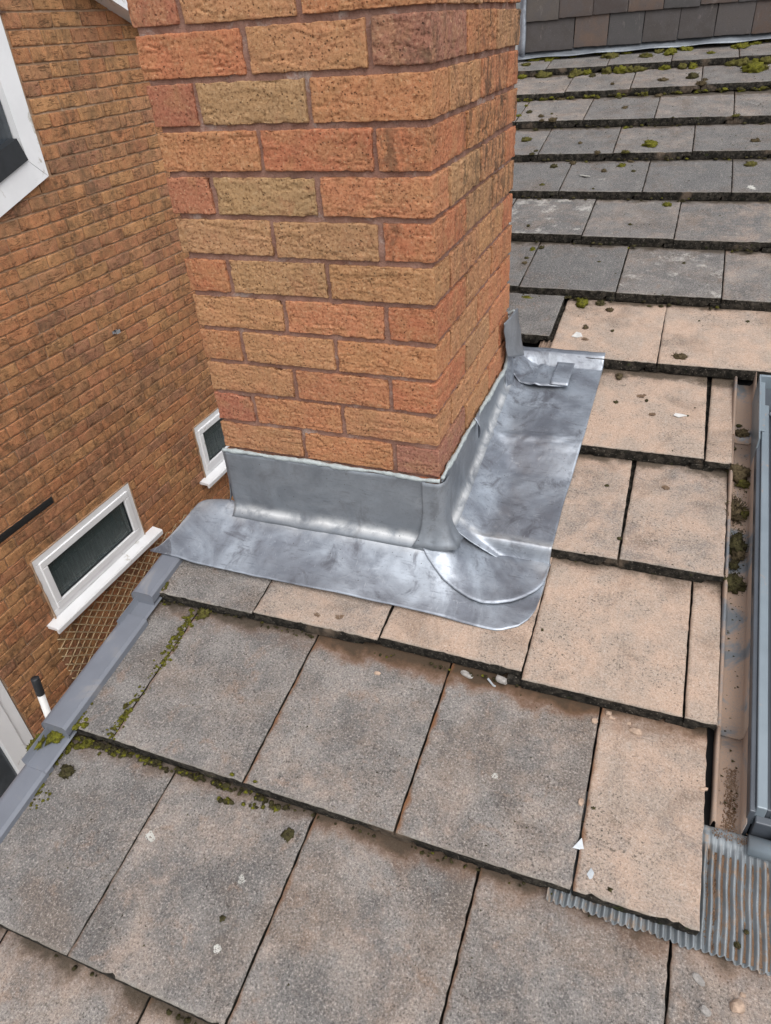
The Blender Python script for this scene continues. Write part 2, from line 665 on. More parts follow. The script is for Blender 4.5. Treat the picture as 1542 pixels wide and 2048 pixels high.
CLAY = {
    'red': (0.400, 0.150, 0.068), 'redbrown': (0.325, 0.128, 0.066), 'orange': (0.395, 0.172, 0.075),
    'ochre': (0.390, 0.193, 0.085), 'buff': (0.360, 0.198, 0.090), 'olive': (0.350, 0.210, 0.096),
    'brown': (0.270, 0.126, 0.075)}
WALL_PAL = [(0.400, 0.190, 0.083), (0.380, 0.168, 0.077), (0.410, 0.206, 0.089), (0.355, 0.158, 0.078),
            (0.390, 0.184, 0.083), (0.395, 0.176, 0.078), (0.315, 0.150, 0.083), (0.415, 0.212, 0.092),
            (0.365, 0.180, 0.088), (0.385, 0.166, 0.075)]

M = {}
M['tile'] = mat_tile()
M['edge'] = mat_tile_edge()
M['brick'] = mat_brick('rustic clay brick')
M['wall_brick'] = mat_brick('neighbour clay brick', fine=.8)
M['wall_brick_mass'] = mat_brick('neighbour clay brick mass', island=True, fine=.8)
M['mortar'] = mat_mortar('pink stack mortar', (0.240, 0.128, 0.095), (0.290, 0.168, 0.128), (0.42, 0.34, 0.30))
M['wall_mortar'] = mat_mortar('sandy wall mortar', (0.35, 0.225, 0.14), (0.41, 0.275, 0.18), (0.52, 0.42, 0.32))
M['lead'] = mat_lead()
M['lead_shaded'] = mat_lead('shaded sheet lead', True)  # darker copy of the lead with the uprights' shading painted in
M['sealant'] = mat_simple('grey lead sealant', (0.36, 0.40, 0.40), .45, 0, .12, 60, .3)
M['upvc'] = mat_simple('white upvc', (0.80, 0.81, 0.82), .30, 0, .03, 6, 0, dirt=(0.45, 0.42, 0.37), dirt_amt=.12, dscale=5)
M['gasket'] = mat_simple('black rubber', (0.025, 0.028, 0.032), .45)
M['verge'] = mat_simple('grey plastic verge', (0.150, 0.162, 0.188), .42, 0, .06, 9, .05, dirt=(0.20, 0.20, 0.21), dirt_amt=.25, dscale=9)
M['metal'] = mat_simple('slate blue coated metal', (0.205, 0.245, 0.275), .34, .25, .07, 8, 0, dirt=(0.38, 0.28, 0.21), dirt_amt=.12, dscale=14)
M['metal_dusty'] = mat_simple('dusty coated metal', (0.150, 0.165, 0.180), .5, .15, .08, 8, .1, dirt=(0.335, 0.240, 0.180), dirt_amt=1.15, dscale=9)
M['metal_dark'] = mat_simple('dark coated metal', (0.075, 0.085, 0.10), .36, .2, .1, 9)
M['corr'] = mat_simple('dusty pleated apron', (0.205, 0.225, 0.238), .55, .1, .14, 22, .2, dirt=(0.29, 0.225, 0.175), dirt_amt=.5, dscale=24)
M['grit'] = mat_mortar('brown roof grit', (0.165, 0.100, 0.062), (0.23, 0.15, 0.10), (0.42, 0.32, 0.24))
M['clay_tile'] = None
M['moss_green'] = mat_moss('yellow green moss', (0.085, 0.085, 0.016), (0.17, 0.165, 0.018), (0.045, 0.036, 0.014))
M['moss_dark'] = mat_moss('dark moss', (0.045, 0.042, 0.018), (0.080, 0.070, 0.030), (0.024, 0.018, 0.011))
M['moss_brown'] = mat_moss('brown moss', (0.080, 0.060, 0.034), (0.13, 0.10, 0.055), (0.042, 0.030, 0.018))
M['moss_mix'] = mat_moss('mixed moss', (0.085, 0.068, 0.028), (0.12, 0.115, 0.026), (0.05, 0.036, 0.018))
M['cane'] = mat_simple('split cane', (0.40, 0.30, 0.175), .7, 0, .25, 30)
M['black'] = mat_simple('black bitumen', (0.012, 0.012, 0.012), .55, 0, .2, 60, .5)
M['white_paint'] = mat_simple('white plastic pole', (0.78, 0.79, 0.78), .4, 0, .04, 12)
M['stone'] = mat_simple('sandy stone chip', (0.38, 0.275, 0.205), .9, 0, .25, 90, .5)
M['stone_grey'] = mat_simple('grey stone chip', (0.30, 0.28, 0.26), .9, 0, .2, 90, .5)
M['flake'] = mat_simple('white flake', (0.54, 0.53, 0.51), .6, 0, .1, 70, .2)
M['scrap'] = mat_simple('clean lead offcut', (0.34, 0.36, 0.38), .45, .6, .12, 60)
M['lichen_white'] = mat_mortar('white lichen', (0.36, 0.35, 0.32), (0.52, 0.51, 0.47), (0.58, 0.57, 0.53))
M['lichen_brown'] = mat_mortar('brown lichen', (0.20, 0.135, 0.09), (0.17, 0.115, 0.08), (0.26, 0.19, 0.14))
M['dark_room'] = mat_simple('dim room', (0.10, 0.10, 0.10), .9)
M['ground'] = mat_mortar('grey paving', (0.20, 0.19, 0.18), (0.25, 0.24, 0.22), (0.32, 0.30, 0.28))
M['deck'] = mat_simple('black roof felt', (0.02, 0.02, 0.02), .9)
M['glass'] = mat_glass_obscure()
M['steel'] = mat_simple('galvanised clip', (0.5, 0.52, 0.55), .4, .8)
M['rusty'] = mat_simple('rusty stay', (0.10, 0.05, 0.035), .7)


def mat_clear_glass():
    m = MT('dark reflective glass')
    W = m.coord('World')
    n = m.noise(W, 9, 6, .7, .8)
    nb = m.bump(m.noise(W, 14, 3, .5), .04, 0.01)
    c = m.mix(m.ramp(n, .40, .66), (0.030, 0.038, 0.046), (0.048, 0.058, 0.068))
    return m.set(color=c, rough=.06, spec=.9, normal=nb)


M['clear_glass'] = mat_clear_glass()


def mat_claytile():
    m = MT('plain clay hanging tile')
    inf = m.info()
    W = m.coord('World')
    n1 = m.noise(W, 14, 5, .65, .4)
    n2 = m.noise(W, 260, 4, .7)
    base = inf['Color']
    col = m.mix(m.ramp(n1, .36, .64, 0, .6), base, (0.075, 0.068, 0.068))
    col = m.mix(m.ramp(m.noise(m.coord('World', (1, 1, .35)), 24, 5, .7, .3), .60, .74, 0, .4), col, (0.24, 0.21, 0.19))
    col = m.mix(m.ramp(n2, .55, .72, 0, .6), col, (0.03, 0.028, 0.028))
    col = m.mix(m.ramp(n2, .40, .28, 0, .35), col, (0.28, 0.25, 0.24))
    nb = m.bump(n2, .5, 0.0015)
    return m.set(color=col, rough=.85, normal=nb, spec=.3)


M['clay_tile'] = mat_claytile()

# ------------------------------------------------------------------ ground
g = link('ground', to_mesh('ground', [(-900, -900, -3.8), (900, -900, -3.8), (900, 900, -3.8), (-900, 900, -3.8)], [(0, 1, 2, 3)], False), None, M['ground'])
tag(g, kind='structure')

# ------------------------------------------------------------------ roof geometry
Z0, T0, SL = -0.2175, 0.2469, 0.150      # nose plane z = Z0 + T0*y ; each tile lies at slope SL
NOSE = {-4: (-1.96, 0), -3: (-1.617, 0), -2: (-1.275, 0), -1: (-.934, 0), 0: (-.594, 0), 1: (-.247, 0), 2: (.072, .02),
        3: (.424, 0), 4: (.775, 0), 5: (1.118, -.02), 6: (1.46, -.03), 7: (1.793, 0), 8: (2.13, .02), 9: (2.475, 0),
        10: (2.83, .045), 11: (3.165, .045)}
THK = 0.0315


def nose_y(k, x):
    return NOSE[k][0] + NOSE[k][1] * x


def surf(x, y):
    """height of the tiled surface"""
    x = np.asarray(x, float)
    y = np.asarray(y, float)
    best = np.full(np.broadcast(x, y).shape, -9.0)
    for k in NOSE:
        n = nose_y(k, x)
        best = np.where((n <= y) & (n > best), n, best)
    return Z0 + T0 * best + SL * (y - best)


roof = thing('tiled_roof', (0, -.6, -.37), 'low pitched roof of large flat concrete tiles with grey verge caps, round the brick stack', 'roof')
roof_loc = Vector((0, -.6, -.37))


def rp(o, w):
    """place a part of the roof at a world location"""
    o.location = Vector(w) - roof_loc
    return o


TILT = math.atan(SL)
CT = math.cos(TILT)


def make_tile(k, x0, x1, n0=None, n1=None, pink=.3, dark=0., white=.0, rust=.4, thk=THK, hero=True, lip=True, dz=0., length=None, label=None):
    g_ = 0.0036
    xa, xb = x0 + g_ * .5, x1 - g_ * .5
    if n0 is None:
        n0 = nose_y(k, x0)
    if n1 is None:
        n1 = nose_y(k, x1)
    w = xb - xa
    L = (length or 0.425)
    step = .009 if hero else .03
    seed = random.random() * 90
    r = .0024
    xs = spaced(0, w, step, r)
    ys = np.concatenate([[0, r * .35, r, .006], np.linspace(.012, L - .01, max(3, int(L / (step * 1.6)))), [L]])
    zs = np.array([-thk, -thk + r, -thk * .55, -r * 1.0, -r * .35, 0])
    V, F, ID = lattice(xs, ys, zs)
    P0 = V.copy()
    V, N = round_box(V, (0, 0, -thk), (w, L, 0), r)
    Q = P0 + np.array([x0, n0, 0]) * 1.0
    # worn arrises, slight camber, chipped nose
    top = P0[:, 2] > -r * 1.1
    edge = np.minimum(np.minimum(P0[:, 0], w - P0[:, 0]), P0[:, 1])
    e = sst(edge, .010, .0)
    nz = fbm(Q * 70, seed, 3)
    V += N * (nz * .0016 * e)[:, None]
    chip = np.maximum(0, fbm(Q * np.array([38, 38, 60]), seed + 5, 3) - .36) * .012
    V[:, 1] += np.where(P0[:, 1] < .004, chip + np.maximum(0, nz) * .0028, 0)
    V[:, 2] -= np.where(top & (P0[:, 1] < .004), chip * .6, 0)
    V[:, 2] += np.where(top, fbm(Q * 9, seed + 9, 2) * .0009 + (P0[:, 0] / w - .5) ** 2 * .0012, 0)
    # lapped right-hand edge is only a top tongue
    bot = P0[:, 2] < -thk * .9
    lap = (P0[:, 0] > w - .034) & lip
    V[:, 2] = np.where(lap & (P0[:, 2] < -thk * .5), np.maximum(V[:, 2], -thk * .52 + (V[:, 2] + thk) * .1), V[:, 2])
    mid = [1 if (i in (2, 4)) else 0 for i in ID]
    mid = np.array(mid)
    fc = np.array([P0[list(f)].mean(0) for f in F])
    mid = np.where((fc[:, 2] < -r * 1.2), 1, mid)
    mid = np.where((fc[:, 2] < -thk * .5), 1, mid)
    if lip:
        Vl, Fl = box_vf((-.030, .002, -thk), (.002, L * .98, -thk * .55), .001)
        Vl[:, 1] += np.where(Vl[:, 1] < .01, np.maximum(0, fbm(Vl * 60, seed, 2)) * .006, 0)
        n_ = len(V)
        V = np.concatenate([V, Vl])
        F = list(F) + [tuple(i + n_ for i in f) for f in Fl]
        mid = np.concatenate([mid, np.ones(len(Fl), int)])
    me = to_mesh('roof_tile', V, F, True, mid)
    o = link('roof_tile', me, roof, [M['tile'], M['edge']])
    z = Z0 + T0 * n0 + dz
    o.rotation_euler = (TILT + random.uniform(-.002, .002), random.uniform(-.0025, .0025), max(-.012, min(.012, math.atan2(n1 - n0, x1 - x0))))
    rp(o, (xa, n0, z))
    o.color = (pink, dark, white, rust)
    if label:
        o['label'] = label
    return o


def row(k, joints, pinks, hero=True, **kw):
    for i in range(len(joints) - 1):
        p = pinks[i] if i < len(pinks) else (.35, 0, .2, .3)
        if p is None:
            continue
        make_tile(k, joints[i], joints[i + 1], pink=p[0], dark=p[1], white=p[2], rust=p[3], hero=hero, **kw)


# rows nearest the camera
row(-4, [-.65, -.377, -.067, .247, .557, .87, 1.18], [(.3, 0, .2, .4)] * 6, hero=False)
row(-3, [-.65, -.53, -.219, .092, .40, .71, 1.02, 1.33], [(.3, 0, .2, .4)] * 7, hero=False)
row(-2, [-.65, -.53, -.219, .092, .40, .71, 1.02, 1.33], [(.32, 0, .2, .4)] * 7)
row(-1, [-.670, -.377, -.067, .248, .559, .869, 1.18, 1.49], [(.16, .24, .25, .35), (.24, .15, .32, .45), (.27, .12, .24, .7), (.28, .16, .18, .6), (.40, .25, .2, .5), (.5, .1, .2, .4), (.5, 0, .2, .4)])
row(0, [-.665, -.53, -.217, .093, .402], [(.04, .24, .1, .25), (.18, .16, .16, .5), (.27, .09, .16, .95), (.30, .08, .12, 1.0)])
make_tile(0,   .402, .596, pink=.60, dark=0, white=.1, rust=.8, thk=.024, lip=False, dz=.0012)
# the course under the front apron
make_tile(1, -.672, -.377, -.253, -.247, .14, .18, .1, .2, length=.22)
make_tile(1, -.377, -.068, -.247, -.237, .55, .05, .08, .2)
make_tile(1, -.068, .243, -.236, -.243, .86, 0, 0, .15)
make_tile(1, .243, .547, -.2555, -.2555, .82, 0, .05, .3)
make_tile(1, .547, .607, -.256, -.256, .92, 0, .05, .2)
# beside the stack
make_tile(2, .077, .388, pink=.60, white=.12, rust=.15)
make_tile(2, .388, .605, .079, .0775, pink=.60, white=.25, rust=.15)
make_tile(3, .015, .247, pink=.8, hero=False)
make_tile(3, .247, .547, .417, .433, .80, 0, .05, .1)
make_tile(3, .547, .609, .415, .412, .9, 0, .05, .1, dz=-.001)
make_tile(4, -.215, .086, .865, .845, .0, .35, .05, .1, length=.34, label='grey roof tile cut short beside the lead at the back of the stack')
make_tile(4, .094, .403, .775, .772, .82, 0, .1, .2)
_t = [o for o in roof.children][-1]
V, F = join_vf([box_vf((-.040, .001, -.0262), (.001, .10, -.016), .0015), box_vf((-.032, .003, -.018), (-.026, .10, -.010), .0015), box_vf((-.016, .002, -.018), (-.010, .10, -.011), .0015)])
V += (fbm(V * 60, 3, 2) * .0009)[:, None]
_i = link('interlock', to_mesh('interlock', V, F), _t, M['tile'])
_i.color = (.97, 0, 0, .2)
row(4, [.403, .713, 1.023, 1.333, 1.64, 1.95], [(.80, 0, .2, .15), (.8, 0, .2, .2), (.6, 0, .2, .2), (.5, 0, .2, .2), (.5, 0, .2, .2)])
row(4, [-.64, -.53, -.22], [(.2, .2, .2, .2)] * 2, hero=False)
row(5, [-.64, -.378, -.068, .246, .557, .867, 1.178, 1.49, 1.8], [(.2, .3, .2, .2), (0.06, 0.52, 0.20, 0.20), (0.02, 0.70, 0.12, 0.20), (0.15, 0.37, 0.75, 0.10), (0.28, 0.27, 0.40, 0.20), (0.25, 0.42, 0.30, 0.20), (0.25, 0.42, 0.30, 0.20), (0.25, 0.42, 0.30, 0.20)])
row(6, [-.64, -.54, -.23, .083, .393, .70, 1.01, 1.32, 1.63], [(.2, .3, .2, .2), (0.12, 0.52, 0.40, 0.10), (0.19, 0.64, 0.80, 0.10), (0.24, 0.52, 0.50, 0.10), (0.31, 0.67, 0.10, 0.10), (0.19, 0.42, 0.30, 0.20), (0.19, 0.42, 0.30, 0.20), (0.19, 0.42, 0.30, 0.20)])
row(7, [-.64, -.37, -.06, .253, .563, .87, 1.18, 1.49], [(.2, .3, .2, .2), (0.07, 0.67, 0.45, 0.20), (0.07, 0.62, 0.50, 0.20), (0.05, 0.70, 0.30, 0.10), (0.07, 0.57, 0.40, 0.10), (0.19, 0.42, 0.30, 0.20), (0.19, 0.42, 0.30, 0.20)])
row(8, [-.64, -.53, -.21, .10, .408, .718, 1.03, 1.34], [(.2, .3, .2, .2), (0.19, 0.52, 0.30, 0.20), (0.09, 0.54, 0.35, 0.20), (0.20, 0.47, 0.35, 0.20), (0.07, 0.57, 0.40, 0.20), (0.19, 0.42, 0.30, 0.20), (0.19, 0.42, 0.30, 0.20)])
row(9, [-.64, -.387, -.077, .23, .55, .86, 1.17, 1.48], [(0.19, 0.42, 0.30, 0.20), (0.28, 0.34, 0.50, 0.20), (0.06, 0.54, 0.40, 0.20), (0.26, 0.34, 0.50, 0.20), (0.25, 0.32, 0.50, 0.20), (0.19, 0.42, 0.30, 0.20), (0.19, 0.42, 0.30, 0.20)])
row(10, [-.64, -.53, -.22, .086, .40, .71, 1.02, 1.33], [(0.19, 0.42, 0.30, 0.20), (0.31, 0.37, 0.35, 0.30), (0.24, 0.40, 0.40, 0.20), (0.28, 0.34, 0.35, 0.20), (0.12, 0.42, 0.40, 0.20), (0.19, 0.42, 0.30, 0.20), (0.19, 0.42, 0.30, 0.20)])
row(11, [-.64, -.377, -.067, .243, .553, .863, 1.17, 1.48], [(0.15, 0.42, 0.30, 0.30)] * 7, hero=False)

# felt and boarding under the tiles, gable wall under the verge
yy0, yy1 = -2.2, 3.55
dk = []
for (xa, xb) in ((-.53, 2.0),):
    P = []
    for y in (yy0, yy1):
        for x in (xa, xb):
            for dz in (-.062, -.085):
                P.append((x, y, Z0 + T0 * y + dz))
    dk = P
d_ = link('roof_deck', to_mesh('roof_deck', dk, [(0, 2, 6, 4), (1, 5, 7, 3), (0, 1, 3, 2), (4, 6, 7, 5), (0, 4, 5, 1), (2, 3, 7, 6)], False), roof, M['deck'])
rp(d_, (0, 0, 0))
gw = []
for y in (yy0 + .2, 3.5):
    for x in (-.535, -.36):
        gw += [(x, y, -3.8), (x, y, Z0 + T0 * y - .088)]
gwm = to_mesh('gable_wall', gw, [(0, 1, 5, 4), (2, 6, 7, 3), (0, 2, 3, 1), (4, 5, 7, 6), (1, 3, 7, 5), (0, 4, 6, 2)], False)
gwo = link('gable_wall', gwm, roof, M['wall_mortar'])
rp(gwo, (0, 0, 0))


# grey dry verge caps
def verge_cap(k, ya, yb, x_in, x_out, dz):
    """one unit: nose at ya, running up the slope to yb"""
    L = yb - ya
    prof = []       # (x, z) from the inner top edge over to the outer skirt
    prof += [(x_in, -.012), (x_in, .006), (x_in - .004, .010)]
    for a in np.linspace(90, 180, 7):
        prof.append((x_out + .016 + .016 * math.cos(rad(a)), -.006 + .016 * math.sin(rad(a))))
    prof += [(x_out, -.03), (x_out, -.105)]
    prof = np.array(prof)
    ts = np.array([0, .006, .012, L * .3, L * .6, L])
    P = np.zeros((len(ts), len(prof), 3))
    for i, t in enumerate(ts):
        P[i, :, 0] = prof[:, 0]
        P[i, :, 1] = ya + t
        P[i, :, 2] = Z0 + T0 * ya + dz + SL * t + prof[:, 1]
    V1, F1 = sheet_vf(P, -.0025)
    # closed nose
    n = len(prof)
    fr = [(x, ya + .001, Z0 + T0 * ya + dz + z) for x, z in prof[1:-2]] + [(x_out, ya + .001, Z0 + T0 * ya + dz - .026), (x_in, ya + .001, Z0 + T0 * ya + dz - .024)]
    bk = [(x, y + .0025, z) for x, y, z in fr]
    m_ = len(fr)
    F2 = [tuple(range(m_ - 1, -1, -1)), tuple(range(m_, 2 * m_))]
    F2 += [(i, (i + 1) % m_, m_ + (i + 1) % m_, m_ + i) for i in range(m_)]
    V, F = join_vf([(V1, F1), (fr + bk, F2)])
    o = link('verge_cap', to_mesh('verge_cap', V, F, False), roof, M['verge'])
    rp(o, (0, 0, 0))
    # spigot of the unit tucked below the nose
    Ps = np.zeros((3, 5, 3))
    for i, t in enumerate((-.075, -.03, .03)):
        for j, (x, z) in enumerate(((x_in + .003, -.022), (x_in - .002, -.020), (x_out + .014, -.020), (x_out + .010, -.012), (x_out + .008, -.002))):
            Ps[i, j] = (x, ya + t, Z0 + T0 * ya + dz + SL * t - .004 + z)
    V, F = sheet_vf(Ps, -.002)
    s = link('verge_joint', to_mesh('verge_joint', V, F, False), o, M['verge'])
    return o


verge_cap(1, -.278, -.02, -.634, -.692, .008)
verge_cap(0, -.612, -.318, -.630, -.694, .010)
verge_cap(-1, -.985, -.668, -.633, -.692, .010)
verge_cap(-2, -1.33, -1.02, -.633, -.692, .010)
for k, ya in ((4, .80), (5, 1.10), (6, 1.44), (7, 1.78), (8, 2.12), (9, 2.46), (10, 2.79), (11, 3.12)):
    verge_cap(k, ya, ya + .30, -.634, -.692, .010)

# ------------------------------------------------------------------ chimney stack
CW, CD, SB, HB, JT = 0.537, 0.6515, 0.2105, 0.096, 0.010
CH = .075
stack = thing('chimney', (-CW / 2, CD / 2, -.3), 'square brick chimney stack of rustic orange and buff bricks', 'chimney')
stack_loc = Vector((-CW / 2, CD / 2, -.3))
core = box_mesh('mortar', (-CW + .008, .008, -.36), (-.008, CD - .008, 16 * CH + .0), .004, .008)
cv = np.zeros(len(core.vertices) * 3)
core.vertices.foreach_get('co', cv)
cv = cv.reshape(-1, 3)
cc = cv.mean(0)
nn = np.zeros_like(cv)
nn[:, 0] = np.sign(cv[:, 0] - cc[0]) * (np.abs(cv[:, 0] - cc[0]) > CW / 2 - .02)
nn[:, 1] = np.sign(cv[:, 1] - cc[1]) * (np.abs(cv[:, 1] - cc[1]) > CD / 2 - .02)
cv += nn * (fbm(cv * 34, 3, 4) * .0032 + .0012)[:, None]
core.vertices.foreach_set('co', cv.astype(np.float32).ravel())
core.update()
co = link('mortar', core, stack, M['mortar'])
co.location = -stack_loc


def brick_mesh(lo, hi, fine, crinkle, seed, chip=.0):
    """lo/hi world box; fine = set of faces ('-y','+x') that get detail"""
    r = .0022
    xs = spaced(lo[0], hi[0], .0024 if '-y' in fine else .03, r)
    ys = spaced(lo[1], hi[1], .0026 if '+x' in fine else .03, r)
    zs = spaced(lo[2], hi[2], .0023 if fine else .03, r)
    V, F, ID = lattice(xs, ys, zs)
    P0 = V.copy()
    V, N = round_box(V, lo, hi, r)
    c = (np.array(lo) + hi) / 2
    # wandering arrises
    edge = np.sort(np.minimum(V - lo, np.array(hi) - V), axis=1)[:, 1]
    ed = sst(edge, .010, .001)
    V += N * ((fbm(P0 * 55, seed, 3) - .25) * .0018 * ed)[:, None]
    if fine:
        Q = P0.copy()
        warp = np.stack([perlin(Q * 30, seed + 1), perlin(Q * 30, seed + 2), perlin(Q * 26, seed + 3)], 1) * .006
        Qw = Q + warp
        f1 = perlin(Qw * np.array([10, 10, 82]), seed + 4)
        f2 = perlin(Qw * np.array([30, 30, 120]), seed + 6)
        mask = sst(perlin(Q * np.array([12, 12, 30]), seed + 8), -.15, .30)
        m2 = sst(perlin(Q * np.array([16, 16, 30]), seed + 18), -.25, .30)
        fis = (1 - np.minimum(1, np.abs(f1) / .06)) * .0040 * mask + (1 - np.minimum(1, np.abs(f2) / .13)) * .0018 * m2
        step = np.where(f1 > 0, 1, -1) * sst(np.abs(f1), .0, .35) * .0009 * mask
        h = -fis * crinkle + step * crinkle + fbm(Q * 150, seed + 10, 2) * .0006 + fbm(Q * 26, seed + 12, 2) * .0007
        pits = np.maximum(0, perlin(Q * 170, seed + 30) - .38) * .006
        h -= pits
        flat = (np.abs(N).max(1) > .9) * (1 - ed * .5)
        V += N * (h * flat)[:, None]
        if chip > 0:
            ch_ = np.maximum(0, fbm(Q * 24, seed + 14, 3) - .15) * ed * chip
            V -= N * ch_[:, None]
    return to_mesh('brick', V - c, F), c


FRONT = {  # colours course by course as they stand: left to right on the front
    0: ('ochre', 'orange', 'brown'), 1: ('redbrown', 'orange', 'ochre'), 2: ('ochre', 'orange', 'red'),
    3: ('orange', 'ochre', 'orange'), 4: ('ochre', 'orange', 'red'), 5: ('red', 'buff', 'ochre'),
    6: ('buff', 'buff', 'red'), 7: ('redbrown', 'olive', 'orange'), 8: ('orange', 'red', 'red'),
    9: ('redbrown', 'olive', 'orange'), 10: ('red', 'ochre', 'brown'), 11: ('redbrown', 'ochre', 'orange'),
    12: ('orange', 'buff', 'red'), 13: ('red', 'ochre', 'orange'), 14: ('ochre', 'orange', 'red'), 15: ('red', 'buff', 'orange')}
SIDE = ['ochre', 'orange', 'buff', 'ochre', 'orange', 'buff', 'buff', 'ochre']


def add_brick(lo, hi, fine, crinkle, clay, soot):
    j = lambda s: random.uniform(-s, s)
    seed = random.random() * 200
    lo = np.array(lo, float)
    hi = np.array(hi, float)
    out = np.array([0., 0., 0.])
    me, c = brick_mesh(lo, hi, fine, crinkle, seed, .004 if random.random() < .3 else 0.0)
    o = link('brick', me, stack, M['brick'])
    o.location = Vector(c) - stack_loc + Vector((j(.0012), j(.0012), j(.001)))
    o.rotation_euler = (j(.004), j(.004), j(.004))
    b = CLAY[clay]
    f = random.uniform(1.02, 1.16)
    o.color = (b[0] * f, b[1] * f * random.uniform(.97, 1.05), b[2] * f * 1.16, soot)
    return o


for c in range(-2, 16):
    z0, z1 = CH * c, CH * c + .0655
    even = (c % 2 == 0)
    vis = 0 <= c <= 12
    cl = FRONT.get(c, ('orange', 'ochre', 'red'))
    fy = {'-y'} if vis else set()
    fx = {'+x'} if vis else set()
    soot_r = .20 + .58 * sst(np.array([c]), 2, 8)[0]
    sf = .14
    if even:
        add_brick((-CW, 0, z0), (-CW + SB, HB, z1), fy, 1.0, cl[0], sf)
        add_brick((-CW + SB + JT, 0, z0), (-HB - JT, HB, z1), fy, 1.0, cl[1], sf)
        ys_ = [0, SB + JT, 2 * (SB + JT)]
        for i, y in enumerate(ys_):
            f = (fx | fy) if i == 0 else fx
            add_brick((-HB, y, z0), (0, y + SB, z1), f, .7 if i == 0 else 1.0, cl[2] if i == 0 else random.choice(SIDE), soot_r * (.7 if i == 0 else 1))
        # back and far side, plain
        add_brick((-CW, CD - HB, z0), (-CW + SB, CD, z1), set(), 0, 'orange', .3)
        add_brick((-CW + SB + JT, CD - HB, z0), (-HB - JT, CD, z1), set(), 0, 'ochre', .3)
        a = HB + JT
        add_brick((-CW, a, z0), (-CW + HB, a + SB, z1), set(), 0, 'orange', .3)
        add_brick((-CW, a + SB + JT, z0), (-CW + HB, CD - HB - JT, z1), set(), 0, 'ochre', .3)
    else:
        add_brick((-CW, 0, z0), (-CW + HB, SB, z1), fy, .25, cl[0], sf + .1)
        add_brick((-CW + HB + JT, 0, z0), (-SB - JT, HB, z1), fy, 1.0, cl[1], sf)
        add_brick((-SB, 0, z0), (0, HB, z1), fx | fy, .9, cl[2], sf)
        a = HB + JT
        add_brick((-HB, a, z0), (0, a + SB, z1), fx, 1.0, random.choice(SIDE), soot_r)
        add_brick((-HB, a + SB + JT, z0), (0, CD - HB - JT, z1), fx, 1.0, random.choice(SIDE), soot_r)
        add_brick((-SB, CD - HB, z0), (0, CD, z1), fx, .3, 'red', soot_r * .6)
        add_brick((-SB - JT - SB, CD - HB, z0), (-SB - JT, CD, z1), set(), 0, 'ochre', .3)
        for i, y in enumerate([SB + JT, 2 * (SB + JT)]):
            add_brick((-CW, y, z0), (-CW + HB, y + SB, z1), set(), 0, 'orange', .3)

# ------------------------------------------------------------------ lead flashing
lead = thing('lead_flashing', (.1, -.06, -.22), 'dull silver sheet lead flashing dressed round the foot of the brick stack', 'flashing')
lead_loc = Vector((.1, -.06, -.22))


def lead_part(name, P, thick=.0022, mat='lead', smooth=True, burnish_highlight=None):
    V, F = sheet_vf(P, thick)
    me = to_mesh(name, V, F, smooth)
    w = np.zeros(P.shape[:2]) if burnish_highlight is None else np.broadcast_to(burnish_highlight, P.shape[:2])
    a_ = me.attributes.new('burnish_highlight', 'FLOAT', 'POINT')
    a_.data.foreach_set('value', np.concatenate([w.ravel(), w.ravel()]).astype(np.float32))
    # keep the cut edges crisp
    o = link(name, me, lead, M[mat])
    o.location = -lead_loc
    md = None
    return o


def wob(P, amp=.0012, sc=14, seed=1.0):
    Q = P.reshape(-1, 3)
    n = fbm(Q * sc, seed, 3) * amp
    Q = Q + np.stack([np.zeros(len(n)), np.zeros(len(n)), n], 1)
    return Q.reshape(P.shape)


def smax(a, b, k=.012):
    h = np.clip(.5 + .5 * (a - b) / k, 0, 1)
    return b * (1 - h) + a * h + k * h * (1 - h)


def apron_low(x):
    """lower cut edge of the front apron"""
    x = np.asarray(x, float)
    return np.interp(x, [-.72, .166, .180, .212, .228, .238, .2435], [-.157, -.157, -.153, -.134, -.112, -.085, -.030])


def fold_z(x):
    return -.163 - .002 * np.sin(np.asarray(x) * 11)


def mound(x, y):
    """lead surface over the tilting fillet in front of and beside the stack"""
    x = np.asarray(x, float)
    y = np.asarray(y, float)
    dx = np.maximum(x, 0) + .25 * np.maximum(-CW - x, 0)
    dy = np.maximum(-y, 0)
    d = np.sqrt(dx ** 2 + dy ** 2)
    prof = fold_z(x) - .78 * d + 1.35 * d ** 2
    prof = np.where(x < -CW, prof - .10 * np.maximum(y, 0), prof)
    base = surf(x, np.minimum(y, .045)) + .0045 + .0165 * sst(-x, .585, .645)
    return smax(prof, base, .020)


# front apron: upstand + fold + flat, one bent sheet
us = np.concatenate([np.linspace(-.718, -.56, 22), np.linspace(-.55, .10, 70), np.linspace(.112, .2435, 26)])
vs_ = np.linspace(0, 1, 30)
P = np.zeros((len(us), len(vs_), 3))
for i, x in enumerate(us):
    yl = float(apron_low(x))
    if x < -.530:
        yh = float(np.interp(x, [-.718, -.700, -.685, -.665, -.655, -.638, -.600, -.565, -.530], [-.152, -.135, -.085, -.030, .004, .012, .014, .012, -.006]))
    elif x < .0:
        yh = -.006
    else:
        yh = -.006 + min(.062, x * .9)
    y = yl + (yh - yl) * vs_
    P[i, :, 0] = x
    P[i, :, 1] = y
    P[i, :, 2] = mound(x, y)
P = wob(P, .0018, 13, 2)
P[:, :, 0] += (fbm(P.reshape(-1, 3) * 9, 8, 2) * .002).reshape(P.shape[:2]) * (np.abs(us + .24) > .47)[:, None] * .3
lead_part('apron', P, burnish_highlight=(.55 * np.exp(-((vs_ - .9) / .12) ** 2))[None, :] * np.ones((len(us), 1)))
